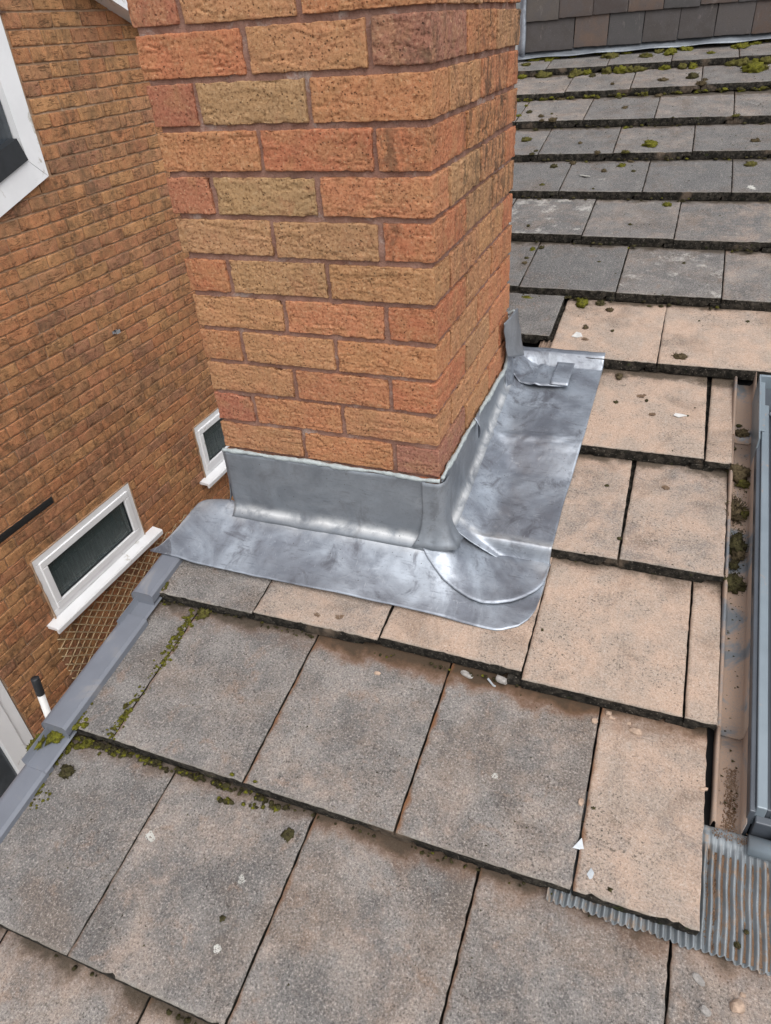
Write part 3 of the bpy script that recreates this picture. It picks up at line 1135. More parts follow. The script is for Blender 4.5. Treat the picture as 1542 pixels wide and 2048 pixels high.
# upright against the front
us = np.linspace(-CW - .003, -.028, 66)
fl = [(-.030, -.0026), (-.0235, -.0006), (-.0180, .0012), (-.0138, .0036), (-.0100, .0080), (-.0074, .0150)]
vs_ = np.linspace(0, 1, 14)
P = np.zeros((len(us), len(fl) + 14, 3))
for i, x in enumerate(us):
    zt = -.0085 - .0015 * math.sin(x * 23)
    for j, (y, dz) in enumerate(fl):
        P[i, j] = (x, y, float(mound(x, y)) + dz)
    zb = P[i, len(fl) - 1, 2] + .010
    P[i, len(fl):, 0] = x
    P[i, len(fl):, 1] = -.0062 + .0015 * vs_
    P[i, len(fl):, 2] = zb + (zt - zb) * vs_
P[:, :len(fl)] = wob(P[:, :len(fl)], .0018, 13, 2)
Q = P.reshape(-1, 3)
P[:, len(fl):, 1] += ((fbm(Q * np.array([10, 10, 14]), 5, 3) * .0024).reshape(P.shape[:2]) - .002)[:, len(fl):]
lead_part('front_upstand', P, -.0022, 'lead_shaded', burnish_highlight=np.array([.0, .1, .5, 1, .6, .15, .0] + [0] * 13)[None, :])
# return of the front upstand round the left corner
us = np.linspace(0, 1, 10)
vs_ = np.linspace(0, 1, 10)
P = np.zeros((10, 10, 3))
for i, u in enumerate(us):
    a = u * math.pi / 2
    x = -CW - .003 - .004 * math.sin(a)
    y = -.006 + (0 if u < .3 else (u - .3) * .10)
    zb = -.160 + .016 * u
    zt = -.010 - .008 * u
    P[i, :, 0] = x
    P[i, :, 1] = y
    P[i, :, 2] = zb + (zt - zb) * vs_
    P[i, :, 0] -= (1 - vs_) ** 3 * .012
P = P[::-1]
P[:, :, 0] += (fbm(P.reshape(-1, 3) * 28, 9, 2) * .003).reshape(10, 10)
lead_part('left_return', P, -.0022, 'lead_shaded')

# side flashing, one sheet over two courses of tiles
us = np.concatenate([np.linspace(.007, .06, 12), np.linspace(.072, .258, 34)])
ys = np.concatenate([np.linspace(.040, .085, 18), np.linspace(.095, .40, 46), np.linspace(.405, .445, 12), np.linspace(.455, .80, 44)])
P = np.zeros((len(us), len(ys), 3))
for i, x in enumerate(us):
    ed = .243 + .012 * sst(ys, .2, .5) + .004 * sst(ys, .5, .8)
    xx = .007 + (x - .007) * (ed - .007) / .251
    b0 = surf(xx, ys)
    yn = nose_y(2, xx)
    # draped over the nose of the course below
    drop = Z0 + T0 * nose_y(1, xx) + SL * (ys - nose_y(1, xx))
    up = Z0 + T0 * yn + SL * (ys - yn)
    d1 = sst(ys, .050, .066)
    b0 = np.where(ys < .1, drop + (up - drop) * d1 + .006 * np.exp(-((ys - .069) / .009) ** 2), b0)
    up3 = Z0 + T0 * .424 + SL * (ys - .424)
    lo3 = Z0 + T0 * yn + SL * (ys - yn)
    d3 = np.clip((ys - .315) / .103, 0, 1)
    b0 = np.where((ys > .31) & (ys < .47), lo3 + (up3 - lo3) * d3, b0)
    fz = -.160 + .185 * ys
    d = np.maximum(0, xx - .007)
    prof = fz - .75 * d + 1.2 * d ** 2
    P[i, :, 0] = xx
    P[i, :, 1] = ys
    P[i, :, 2] = smax(prof, b0 + .0045, .012)
P = wob(P, .0016, 15, 4)
Qf = P.reshape(-1, 3)
P[:, :, 2] += ((np.exp(-((Qf[:, 1] - .42) / .045) ** 2)) * fbm(Qf * np.array([22, 60, 1]), 6, 3) * .0024).reshape(P.shape[:2])
lead_part('side_flashing', P, burnish_highlight=np.maximum(np.exp(-((ys - .076) / .010) ** 2) * .9, np.exp(-((ys - .44) / .03) ** 2) * .0)[None, :])
# side upstand
ys = np.linspace(.0, .70, 60)
vs_ = np.linspace(0, 1, 14)
fl = [(.030, -.0030), (.0235, -.0008), (.0185, .0010), (.0145, .0030), (.0112, .0072), (.0085, .0140)]
P = np.zeros((len(ys), len(fl) + 14, 3))
for i, y in enumerate(ys):
    zt = -.004 + .004 * math.sin(y * 9) + (.0 if y < .62 else (y - .62) * .5)
    for j, (x, dz) in enumerate(fl):
        x = .0085 + (x - .0085) * float(sst(np.array([y]), -.01, .075)[0])
        d = x - .007
        P[i, j] = (x, y, max(-.160 + .185 * y - .75 * d + 1.2 * d * d, float(surf(x, max(y, .1))) + .0045 if y > .1 else -9) + dz + .0012)
    zb = P[i, len(fl) - 1, 2] + .010
    P[i, len(fl):, 0] = .0068 - .0015 * vs_
    P[i, len(fl):, 1] = y
    P[i, len(fl):, 2] = zb + (zt - zb) * vs_
P[:, :len(fl)] = wob(P[:, :len(fl)], .0016, 15, 4)
P[:, len(fl):, 0] += ((fbm(P.reshape(-1, 3) * np.array([10, 11, 16]), 12, 3) * .0026).reshape(P.shape[:2]) + .002)[:, len(fl):]
lead_part('side_upstand', P, .0022, 'lead_shaded', burnish_highlight=np.array([.1, .35, .8, .9, .4, .1, .0] + [0] * 13)[None, :])
# corner strip wrapped round the front arris
pts = []
for t in np.linspace(-.036, .034, 22):
    if t < -.006:
        pts.append((t, -.0115))
    elif t > .006:
        pts.append((.0115, t - .0))
    else:
        a = (t + .006) / .012 * math.pi / 2
        pts.append((-.006 + .0175 * math.sin(a), .006 - .0175 * math.cos(a)))
vs_ = np.linspace(0, 1, 16)
P = np.zeros((len(pts), 16, 3))
for i, (x, y) in enumerate(pts):
    zb = -.178 - .003 * math.sin(i)
    P[i, :, 0] = x + (.9 * (x + .01)) * (1 - vs_) ** 5 + (.014 * max(0, x) / .012) * (1 - vs_) ** 6
    P[i, :, 1] = y - (1 - vs_) ** 6 * .020 * (1 if y < .006 else max(0, 1 - (y - .006) / .02))
    P[i, :, 2] = zb + (-.010 - zb) * vs_
P[:, :, 1] += (fbm(P.reshape(-1, 3) * 24, 15, 2) * .0020).reshape(P.shape[:2])
lead_part('corner_strip', P, -.0022, 'lead_shaded')
# rounded patch welted over the corner
out = [(-.050, .0), (-.040, -.022), (-.020, -.044), (.004, -.064), (.030, -.080), (.060, -.090), (.095, -.099), (.125, -.101), (.155, -.093), (.185, -.078), (.210, -.058), (.230, -.034), (.242, -.010), (.245, .02), (.245, .050)]
inn = [(-.022, -.006), (-.014, -.006), (-.006, -.006), (.003, -.002), (.008, .012), (.012, .028), (.020, .046), (.034, .056), (.055, .060), (.085, .062), (.115, .063), (.145, .064), (.18, .064), (.21, .064), (.243, .064)]
tt = np.linspace(0, 1, 60)
oi = np.array([[np.interp(t, np.linspace(0, 1, len(out)), [p[k] for p in out]) for k in (0, 1)] for t in tt])
ii = np.array([[np.interp(t, np.linspace(0, 1, len(inn)), [p[k] for p in inn]) for k in (0, 1)] for t in tt])
vv = np.linspace(0, 1, 22)
P = np.zeros((60, 22, 3))
for i in range(60):
    xy = ii[i] + (oi[i] - ii[i]) * vv[:, None]
    P[i, :, 0] = xy[:, 0]
    P[i, :, 1] = xy[:, 1]
    P[i, :, 2] = mound(xy[:, 0], xy[:, 1]) + .0052 + .0012 * np.exp(-((vv - .93) / .08) ** 2)
P[:, :, 2] += (fbm(P.reshape(-1, 3) * 18, 22, 3) * .0022).reshape(P.shape[:2])
lead_part('corner_patch', P, -.0024, burnish_highlight=(.5 * np.exp(-((tt - .93) / .07) ** 2))[:, None] * np.ones((1, 22)))
# saddle at the back corner: sheet on the tiles, welted, with a bent upright
us = np.linspace(0, 1, 34)
vv = np.linspace(0, 1, 20)
P = np.zeros((34, 20, 3))
for i, u in enumerate(us):
    x = .010 + u * .166
    y0_ = .652 - .012 * math.sin(u * math.pi)
    y1_ = .80 + .065 * sst(np.array([u]), .15, .35)[0]
    y = y0_ + (y1_ - y0_) * vv
    P[i, :, 0] = x + .004 * vv
    P[i, :, 1] = y
    b_ = Z0 + T0 * .424 + SL * (y - .424)
    b_ = b_ - .10 * np.maximum(0, y - .80)
    P[i, :, 2] = b_ + .003 + .010 * (1 - sst(y, .70, .75)) + .030 * (1 - sst(np.array([u]), 0, .22)[0]) + .004 * np.exp(-((vv - .0) / .08) ** 2) + .004 * math.exp(-((u - .45) / .06) ** 2)
P = wob(P, .0025, 22, 31)
lead_part('saddle', P, .0024)
P = np.zeros((8, 10, 3))
for i, u in enumerate(np.linspace(0, 1, 8)):
    x = .128 + u * .050
    for j, v in enumerate(np.linspace(0, 1, 10)):
        y = .646 + v * .12
        P[i, j] = (x, y, Z0 + T0 * .424 + SL * (y - .424) + .020 + .002 * math.sin(v * 5))
lead_part('saddle_welt', P, .0024)
# bent upright tab of the saddle
TAB = [(.0105, .545, .146), (.017, .672, .144), (.043, .664, .014), (.015, .574, .042)]
TL, TR, BR, BL = [np.array(p) for p in TAB]
P = np.zeros((16, 18, 3))
for i, u in enumerate(np.linspace(0, 1, 16)):
    for j, v in enumerate(np.linspace(0, 1, 18)):
        p = (BL * (1 - u) + BR * u) * (1 - v) + (TL * (1 - u) + TR * u) * v
        p = p + np.array([.35, -.9, .1]) * (.006 * math.sin(u * math.pi) + .010 * (1 - v) ** 2 - .004 * math.sin(v * 4))
        P[i, j] = p
P += (fbm(P.reshape(-1, 3) * 26, 41, 3) * .003).reshape(16, 18, 1) * np.array([.6, 1, .2])
lead_part('saddle_tab', P, -.0025, 'lead_shaded')
P = np.zeros((12, 18, 3))
for i, u in enumerate(np.linspace(0, 1, 12)):
    for j, v in enumerate(np.linspace(0, 1, 18)):
        y = .655 - .075 * u * (1 - .55 * v)
        x = .0125 + .004 * math.sin(u * 4 + v * 3) + .014 * (1 - v) ** 3
        z = -.070 - .006 * u + v * (.165 - .045 * u)
        P[i, j] = (x, y, z)
lead_part('saddle_side', P, -.0025)
# torn tab on the side upstand
P = np.zeros((8, 8, 3))
for i, u in enumerate(np.linspace(0, 1, 8)):
    for j, v in enumerate(np.linspace(0, 1, 8)):
        y = .262 + .050 * u - .020 * v * u
        z = .010 - v * .052 * (1 - .75 * u)
        P[i, j] = (.010 + .016 * math.sin(v * 2.4) * (1 - u), y, z)
lead_part('torn_tab', P, -.002)
# sealant beads along the two top edges
pts = [(x, -.0075 + .001 * math.sin(x * 31), -.0055 + .0012 * math.sin(x * 37)) for x in np.linspace(-CW - .004, .004, 90)]
rr = .0048 + .0026 * fbm(np.array(pts) * 40, 51, 3)
V1, F1 = tube_vf(pts, np.maximum(rr, .0022), 8)
pts2 = [(.0078, y, -.0005 + .003 * math.sin(y * 9) + .002 * math.sin(y * 41) + (0 if y < .6 else (y - .6) * 1.2)) for y in np.linspace(-.002, .665, 110)]
rr = .0050 + .0030 * fbm(np.array(pts2) * 40, 55, 3)
V2, F2 = tube_vf(pts2, np.maximum(rr, .0022), 8)
pts3 = [(-.02 + u * .036, .664 - .01 * u, .121 + .02 * u) for u in np.linspace(0, 1, 14)]
V3, F3 = tube_vf(pts3, .0048, 8)
V, F = join_vf([(V1, F1), (V2, F2), (V3, F3)])
V += (fbm(V * 120, 61, 2) * .0009)[:, None]
so = link('sealant_bead', to_mesh('sealant_bead', V, F), lead, M['sealant'])
so.location = -lead_loc

# ------------------------------------------------------------------ roof window at the right
rw = thing('roof_window', (.655, -.40, -.32), 'slate blue metal roof window with dusty side gutter and pleated apron, right of the tiles', 'roof window')
rw_loc = Vector((.655, -.40, -.32))


def rw_part(name, V, F, mat, smooth=False, parent=None):
    o = link(name, to_mesh(name, V, F, smooth), parent or rw, M[mat])
    if parent is None:
        o.location = -rw_loc
    return o


def slope_sheet(prof, ya, yb, n=6, thick=-.0015):
    """extrude a section (x, dz above the nose plane) up the roof"""
    P = np.zeros((n, len(prof), 3))
    for i, y in enumerate(np.linspace(ya, yb, n)):
        for j, (x, dz) in enumerate(prof):
            P[i, j] = (x, y, Z0 + T0 * y + dz)
    return sheet_vf(P, thick)


def slope_box(x0, x1, ya, yb, d0, d1, r=.002):
    V, F = box_vf((x0, ya, d0), (x1, yb, d1), r)
    V[:, 2] += Z0 + T0 * V[:, 1]
    return V, F


RX1 = 1.46
gut = [(.606, -.034), (.6075, -.020), (.611, -.0175), (.6145, -.021), (.617, -.040), (.622, -.043), (.650, -.043), (.655, -.036), (.656, .0)]
V, F = slope_sheet(gut, -.412, -.236, 5)
rw_part('side_gutter', V, F, 'metal_dusty', True)
V, F = slope_sheet([(x, d + .0022) for x, d in gut], -.242, .545, 8)
rw_part('side_gutter', V, F, 'metal_dusty', True)
V, F = slope_sheet([(x, d + .0044) for x, d in gut], .538, .768, 5)
rw_part('side_gutter', V, F, 'metal_dusty', True)
V, F = slope_box(.656, .6655, -.405, .66, -.05, .024)
rw_part('side_cover', V, F, 'metal_dark')
V, F = slope_box(.6655, .682, -.400, .60, -.02, .030)
rw_part('frame_cover', V, F, 'metal')
V, F = slope_box(.6820, .690, -.396, .60, -.02, .022)
rw_part('frame_groove', V, F, 'metal_dark')
V, F = slope_box(.690, .765, -.398, .24, -.02, .036, .004)
rw_part('sash_cover', V, F, 'metal')
V, F = slope_box(.690, .765, .243, .60, -.02, .0385, .004)
rw_part('sash_cover', V, F, 'metal')
# head corner: open channel with end plate and screw
V, F = join_vf([slope_box(.655, .659, .45, .69, -.04, .050, .001), slope_box(.659, RX1 + .1, .683, .690, -.04, .050, .001), slope_box(.659, .672, .50, .683, .030, .034, .001)])
rw_part('head_cover', V, F, 'metal')
V, F = slope_box(.672, RX1, .603, .680, -.02, .018)
rw_part('head_channel', V, F, 'metal_dark')
V, F = tube_vf([(.688, .565, Z0 + T0 * .565 + .030), (.688, .565, Z0 + T0 * .565 + .0345)], .006, 14)
rw_part('screw', V, F, 'steel')
V, F = tube_vf([(.705 + .06 * u, .52 + .12 * u, Z0 + T0 * (.52 + .12 * u) + .045) for u in np.linspace(0, 1, 8)], .020, 14)
rw_part('hinge_cover', V, F, 'metal', True)
# far frame, sill, glass
V, F = slope_box(1.385, RX1, -.40, .60, -.02, .036, .004)
rw_part('sash_cover', V, F, 'metal')
V, F = slope_box(.765, 1.385, -.398, -.33, -.02, .034, .003)
rw_part('sash_cover', V, F, 'metal')
V, F = slope_box(.765, 1.385, -.33, .60, .004, .012, .002)
rw_part('glass', V, F, 'clear_glass')
V, F = slope_box(.668, RX1, -.412, -.3985, -.045, .008)
rw_part('sill_front', V, F, 'metal_dark')
V, F = slope_box(.700, .76, -.424, -.412, -.030, .004)
rw_part('sill_block', V, F, 'metal_dark')
V, F = tube_vf([(x, -.432, Z0 + T0 * -.432 - .024) for x in np.linspace(.664, RX1 + .15, 12)], .0165, 14)
rw_part('sill_roll', V, F, 'metal', True)
# pleated apron
xs = np.arange(.366, 1.62, .0011)
ys = np.concatenate([[-.607, -.606], np.linspace(-.600, -.445, 16), [-.440, -.436, -.430, -.424, -.418, -.412]])
P = np.zeros((len(xs), len(ys), 3))
pl = np.cos((xs - .366) / .0112 * 2 * math.pi)
wv = .0012 * np.sin(xs * 63) + .0008 * np.sin(xs * 171)
for j, y in enumerate(ys):
    d = -.0225 + (-.036 + .0225) * (y + .607) / .195
    amp = .0042 * sst(np.array([y]), -.438, -.452)[0] + .0005
    wv2 = .0006 * np.sin(y * 140 + xs * 40)
    ridge = .0050 * math.exp(-((y + .432) / .005) ** 2)
    pin = .0016 * np.maximum(0, -pl) * math.exp(-((y + .432) / .008) ** 2)
    P[:, j, 0] = xs + .0007 * np.sin(y * 60 + xs * 25)
    P[:, j, 1] = y + (wv * 1.5 if j < 2 else 0)
    P[:, j, 2] = Z0 + T0 * y + d + amp * pl + wv2 + ridge - pin
V, F = sheet_vf(P, .0012)
rw_part('pleated_apron', V, F, 'corr', True)
xs2 = np.arange(.607, 1.60, .0018)
ys2 = np.linspace(-.603, -.452, 60)
P = np.zeros((len(xs2), len(ys2), 3))
for j, y in enumerate(ys2):
    d = -.0225 + (-.036 + .0225) * (y + .607) / .195
    Qp = np.stack([xs2 * 130, np.full(len(xs2), y * 130), xs2 * 0], 1)
    Ql = np.stack([xs2 * 28, np.full(len(xs2), y * 9), xs2 * 0], 1)
    P[:, j, 0] = xs2
    P[:, j, 1] = y
    P[:, j, 2] = Z0 + T0 * y + d - .0026 + perlin(Qp, 2) * .0013 + perlin(Ql, 5) * .0020
V, F = sheet_vf(P, .0005)
bd = link('grit_bed', to_mesh('grit_bed', V, F), None, M['grit'])
tag(bd, 'brown grit settled between the pleats of the apron', None, None, 'stuff')
# loose grit lying in the pleats and the gutter
gp = []
for k in range(23):
    x = .366 + .0112 * (k + .5)
    if x < .606:
        continue
    for _ in range(70):
        y = random.uniform(-.60, -.45)
        if perlin(np.array([[x * 90, y * 40, 0]]))[0] < -.30:
            continue
        s = random.uniform(.0008, .0021)
        xx = x + random.gauss(0, .0016)
        zz = Z0 + T0 * y - .0225 - .0135 * (y + .607) / .195 - .0022 + abs(xx - x) * .6
        gp.append((xx, y, zz, s))
for _ in range(700):
    y = random.uniform(-.42, -.30)
    x = .640 + random.gauss(0, .006) + (y + .40) * -.02
    gp.append((min(x, .652), y, Z0 + T0 * y - .0415, random.uniform(.0007, .0019)))
for _ in range(260):
    x = random.uniform(.61, .75)
    y = random.gauss(-.424, .004)
    gp.append((x, y, Z0 + T0 * y - .030, random.uniform(.0007, .0018)))
parts = []
for (x, y, z, s) in gp:
    a = np.array([(1, 0, -.4), (-.5, .87, -.4), (-.5, -.87, -.4), (random.uniform(-.3, .3), random.uniform(-.3, .3), 1)]) * s * np.array([random.uniform(.7, 1.4), random.uniform(.7, 1.4), .8])
    parts.append((a + (x, y, z), [(0, 2, 1), (0, 1, 3), (1, 2, 3), (2, 0, 3)]))
V, F = join_vf(parts)
go = link('roof_grit', to_mesh('roof_grit', V, F, False), None, M['grit'])
tag(go, 'brown sandy grit lying in the pleats and gutter of the roof window', None, None, 'stuff')

# ------------------------------------------------------------------ tile hung wall behind
hw = thing('tile_hung_wall', (-.55, 3.40, .61), 'dark brown tile hung wall at the top of the roof with lead strip', 'wall')
hw.rotation_euler = (0, 0, math.atan(.0775))
hl = Vector((-.55, 3.37, .62))
hw.location = hl
TW, TG = .1745, .138
protos = []
for v in range(4):
    xs_ = spaced(.0015, TW - .0015, .02, .002)
    zs_ = spaced(-.012, .215, .03, .002)
    V, F, ID = lattice(xs_, np.array([-.013, -.0115, 0.]), zs_)
    V, N = round_box(V, (.0015, -.013, -.012), (TW - .0015, .0, .215), .0018)
    V[:, 1] += -.002 * np.cos((V[:, 2]) * 8) + fbm(V * 30, v * 7, 2) * .0009
    V[:, 2] += np.where(V[:, 2] < .0, fbm(V * 40, v * 9, 2) * .0022, 0)
    protos.append(to_mesh('wall_tile', V, F))
    protos[-1].materials.append(M['clay_tile'])
TC = [(.105, .092, .086), (.13, .10, .086), (.11, .088, .080), (.15, .105, .082), (.14, .12, .105), (.095, .090, .088), (.145, .10, .078)]
for r_ in range(9):
    z = .022 + r_ * TG
    x = -.0 - (0 if r_ % 2 else -.0)
    xs0 = [0.0] if r_ % 2 else [-.0]
    xcur = .012
    first = True
    while xcur < 2.6:
        wd = TW * (1.5 if (first and r_ % 2 == 0) else 1.0)
        o = link('wall_tile', random.choice(protos), hw)
        o.location = (xcur, -.012 - random.uniform(0, .003), z + random.uniform(-.003, .003) + xcur * .018)
        o.rotation_euler = (rad(-4.2) + random.uniform(-.012, .012), random.uniform(-.012, .012), random.uniform(-.01, .01))
        o.scale = (wd / TW, 1, 1)
        c_ = random.choice(TC)
        f = random.uniform(.85, 1.25)
        f *= .60
        o.color = (c_[0] * f, c_[1] * f, c_[2] * f, 1)
        xcur += wd
        first = False
V, F = box_vf((.0, .022, -.1), (2.75, .20, 1.45), .004)
bo = link('backing', to_mesh('backing', V, F, False), hw, M['deck'])
P = np.zeros((80, 6, 3))
for i, x in enumerate(np.linspace(-.02, 2.7, 80)):
    for j, (y, z) in enumerate([(.012, .05), (.006, .022), (-.004, .006), (-.022, -.006), (-.038, -.014), (-.052, -.020)]):
        P[i, j] = (x, y + .003 * math.sin(x * 17), z + .018 * x + .0025 * math.sin(x * 23 + j) * (j > 2))
V, F = sheet_vf(P, .002)
link('lead_strip', to_mesh('lead_strip', V, F), hw, M['lead_shaded'])
P = np.zeros((6, 30, 3))
for i, (x, y) in enumerate([(.016, -.030), (.008, -.034), (-.004, -.033), (-.016, -.024), (-.022, -.01), (-.026, .02)]):
    for j, z in enumerate(np.linspace(-.02, 1.3, 30)):
        P[i, j] = (x + .003 * math.sin(z * 21 + i), y, z)
V, F = sheet_vf(P, .002)
link('corner_lead', to_mesh('corner_lead', V, F), hw, M['lead'])

# ------------------------------------------------------------------ neighbouring house
WX = -2.92
nh = thing('neighbouring_house', (WX, 1.5, -3.8), 'neighbouring house with orange brick side wall and small white windows', 'house')
nh_loc = Vector((WX, 1.5, -3.8))
YA, YB = -1.6, 5.6
openings = [(1.005, 1.925, -2.195, -1.715), (2.745, 3.66, -2.195, -1.715), (.9, 2.075, .236, 1.02), (-.62, .525, -3.8, -1.715)]


def verge_z(y):
    return 1.015 - .41 * (y - 2.72)


def top_z(y):
    return min(1.9, verge_z(y) + .05)


def nh_part(name, mesh, mat, label=None):
    o = link(name, mesh, nh, M[mat] if isinstance(mat, str) else mat)
    o.location = -nh_loc
    if label:
        o['label'] = label
    return o


# mortar bed: slabs cut round the openings
ycuts = sorted({YA, YB} | {o_[0] for o_ in openings} | {o_[1] for o_ in openings})
parts = []
for a, b in zip(ycuts[:-1], ycuts[1:]):
    m_ = (a + b) / 2
    segs = sorted([(o_[2], o_[3]) for o_ in openings if o_[0] <= m_ <= o_[1]])
    z = -3.8
    for s0, s1 in segs + [(9, 9)]:
        if s0 > z:
            za, zb0, zb1 = z, min(s0, top_z(a)), min(s0, top_z(b))
            if zb0 > za:
                V = np.array([(WX - .25, a, za), (WX - .0085, a, za), (WX - .25, b, za), (WX - .0085, b, za),
                              (WX - .25, a, zb0), (WX - .0085, a, zb0), (WX - .25, b, zb1), (WX - .0085, b, zb1)])
                parts.append((V, [(0, 2, 3, 1), (4, 5, 7, 6), (0, 1, 5, 4), (2, 6, 7, 3), (0, 4, 6, 2), (1, 3, 7, 5)]))
        z = s1
V, F = join_vf(parts)
nh_part('wall', to_mesh('wall', V, F, False), 'wall_mortar')

# brick variants: rustic face toward +X, length along Y
bl = .2155


def wall_brick_vf(L, seed, nseg=11):
    lo, hi = np.array([-.05, 0, 0]), np.array([0, L, .0655])
    V, F, ID = lattice(np.array([-.05, -.004, -.001, 0]), spaced(0, L, .018, .003), spaced(0, .0655, .011, .003))
    P0 = V.copy()
    V, N = round_box(V, lo, hi, .003)
    f1 = perlin((P0 + perlin(P0 * 30, seed)[:, None] * .012) * np.array([14, 14, 60]), seed)
    h = -(1 - np.minimum(1, np.abs(f1) / .3)) * .0030 + fbm(P0 * 40, seed + 3, 2) * .0016
    V += N * (h * (P0[:, 0] > -.002))[:, None]
    V[:, 1:] += (fbm(P0 * 60, seed + 5, 2) * .0012)[:, None]
    return V, F


wb_meshes = []
wb_vf = []
for v in range(10):
    V, F = wall_brick_vf(bl, v * 13.7)
    wb_vf.append((V, F))
    me = to_mesh('brick', V, F)
    me.materials.append(M['wall_brick'])
    wb_meshes.append(me)

CAMP = np.array([0.388323, -1.204207, 0.804284])


def px_of(p):
    q = R_ @ (np.array(p) - CAMP)
    if q[2] <= 0:
        return None
    return 771 + 1384.8 * q[0] / q[2], 1024 + 1384.8 * q[1] / q[2], q[2]


laid = []
c0 = int(math.floor((-3.8) / .075))
for c in range(c0, 26):
    z = c * .075 + .005
    if z < -3.78 or z > 1.9:
        continue
    y = YA + (0.1125 if c % 2 else 0.0) + random.uniform(-.004, .004) - .225
    while y < YB:
        a, b = y, y + bl
        y += .225
        a, b = max(a, YA), min(b, YB)
        segs = [(a, b)]
        for o_ in openings:
            if z + .06 > o_[2] and z + .006 < o_[3]:
                ns = []
                for s in segs:
                    if s[1] <= o_[0] or s[0] >= o_[1]:
                        ns.append(s)
                    else:
                        if s[0] < o_[0]:
                            ns.append((s[0], o_[0] - .006))
                        if s[1] > o_[1]:
                            ns.append((o_[1] + .006, s[1]))
                segs = ns
        for s in segs:
            if s[1] - s[0] < .025 or z + .05 > top_z(s[0]) + .06:
                continue
            laid.append((s[0], s[1], z))


def area_px(s):
    q = px_of((WX, (s[0] + s[1]) / 2, s[2] + .03))
    if q is None:
        return 0
    u, v, d = q
    if not (-40 < u < 1542 and -30 < v < 2078):
        return 0
    ul = 255 + .2171 * (v - 0) if v < 905 else 452 - (v - 905) * .70
    if u > ul + 10:
        return 0
    return (s[1] - s[0]) / d / d


laid.sort(key=area_px, reverse=True)
mass = []
for i, (a, b, z) in enumerate(laid):
    k = random.randrange(10)
    x = WX + random.uniform(-.0015, .0015)
    if i < 298 and area_px((a, b, z)) > 0:
        o = link('brick', wb_meshes[k], nh)
        o.location = Vector((x, a, z + random.uniform(-.0015, .0015))) - nh_loc
        o.scale = (1, (b - a) / bl, 1)
        o.rotation_euler = (random.uniform(-.006, .006), 0, random.uniform(-.004, .004))
        c_ = random.choice(WALL_PAL)
        f = random.uniform(1.08, 1.30)
        o.color = (c_[0] * f * 1.10, c_[1] * f * 1.105, c_[2] * f * 1.15, .42)
    else:
        V, F = wb_vf[k]
        V = V * np.array([1, (b - a) / bl, 1]) + np.array([x, a, z + random.uniform(-.0015, .0015)])
        mass.append((V, F))
V, F = join_vf(mass)
bm_ = nh_part('brick_courses', to_mesh('brick_courses', V, F), 'wall_brick_mass')
bm_['kind'] = 'stuff'

# bargeboard, soffit, roof slope over the wall
def barge(y0, y1, xa, xb, za, zb):
    V = []
    for y in (y0, y1):
        for x in (xa, xb):
            for dz in (za, zb):
                V.append((x, y, verge_z(y) + dz))
    return np.array(V), [(0, 1, 3, 2), (4, 6, 7, 5), (0, 4, 5, 1), (2, 3, 7, 6), (0, 2, 6, 4), (1, 5, 7, 3)]


V, F = barge(.9, 5.7, WX + .10, WX + .125, .04, .26)
nh_part('bargeboard', to_mesh('bargeboard', V, F, False), 'upvc')
V, F = barge(.9, 5.7, WX - .26, WX + .098, .05, .062)
nh_part('soffit', to_mesh('soffit', V, F, False), 'upvc')
V, F = barge(.85, 5.75, WX - 4.0, WX + .15, .265, .30)
nh_part('roof', to_mesh('roof', V, F, False), 'clay_tile')


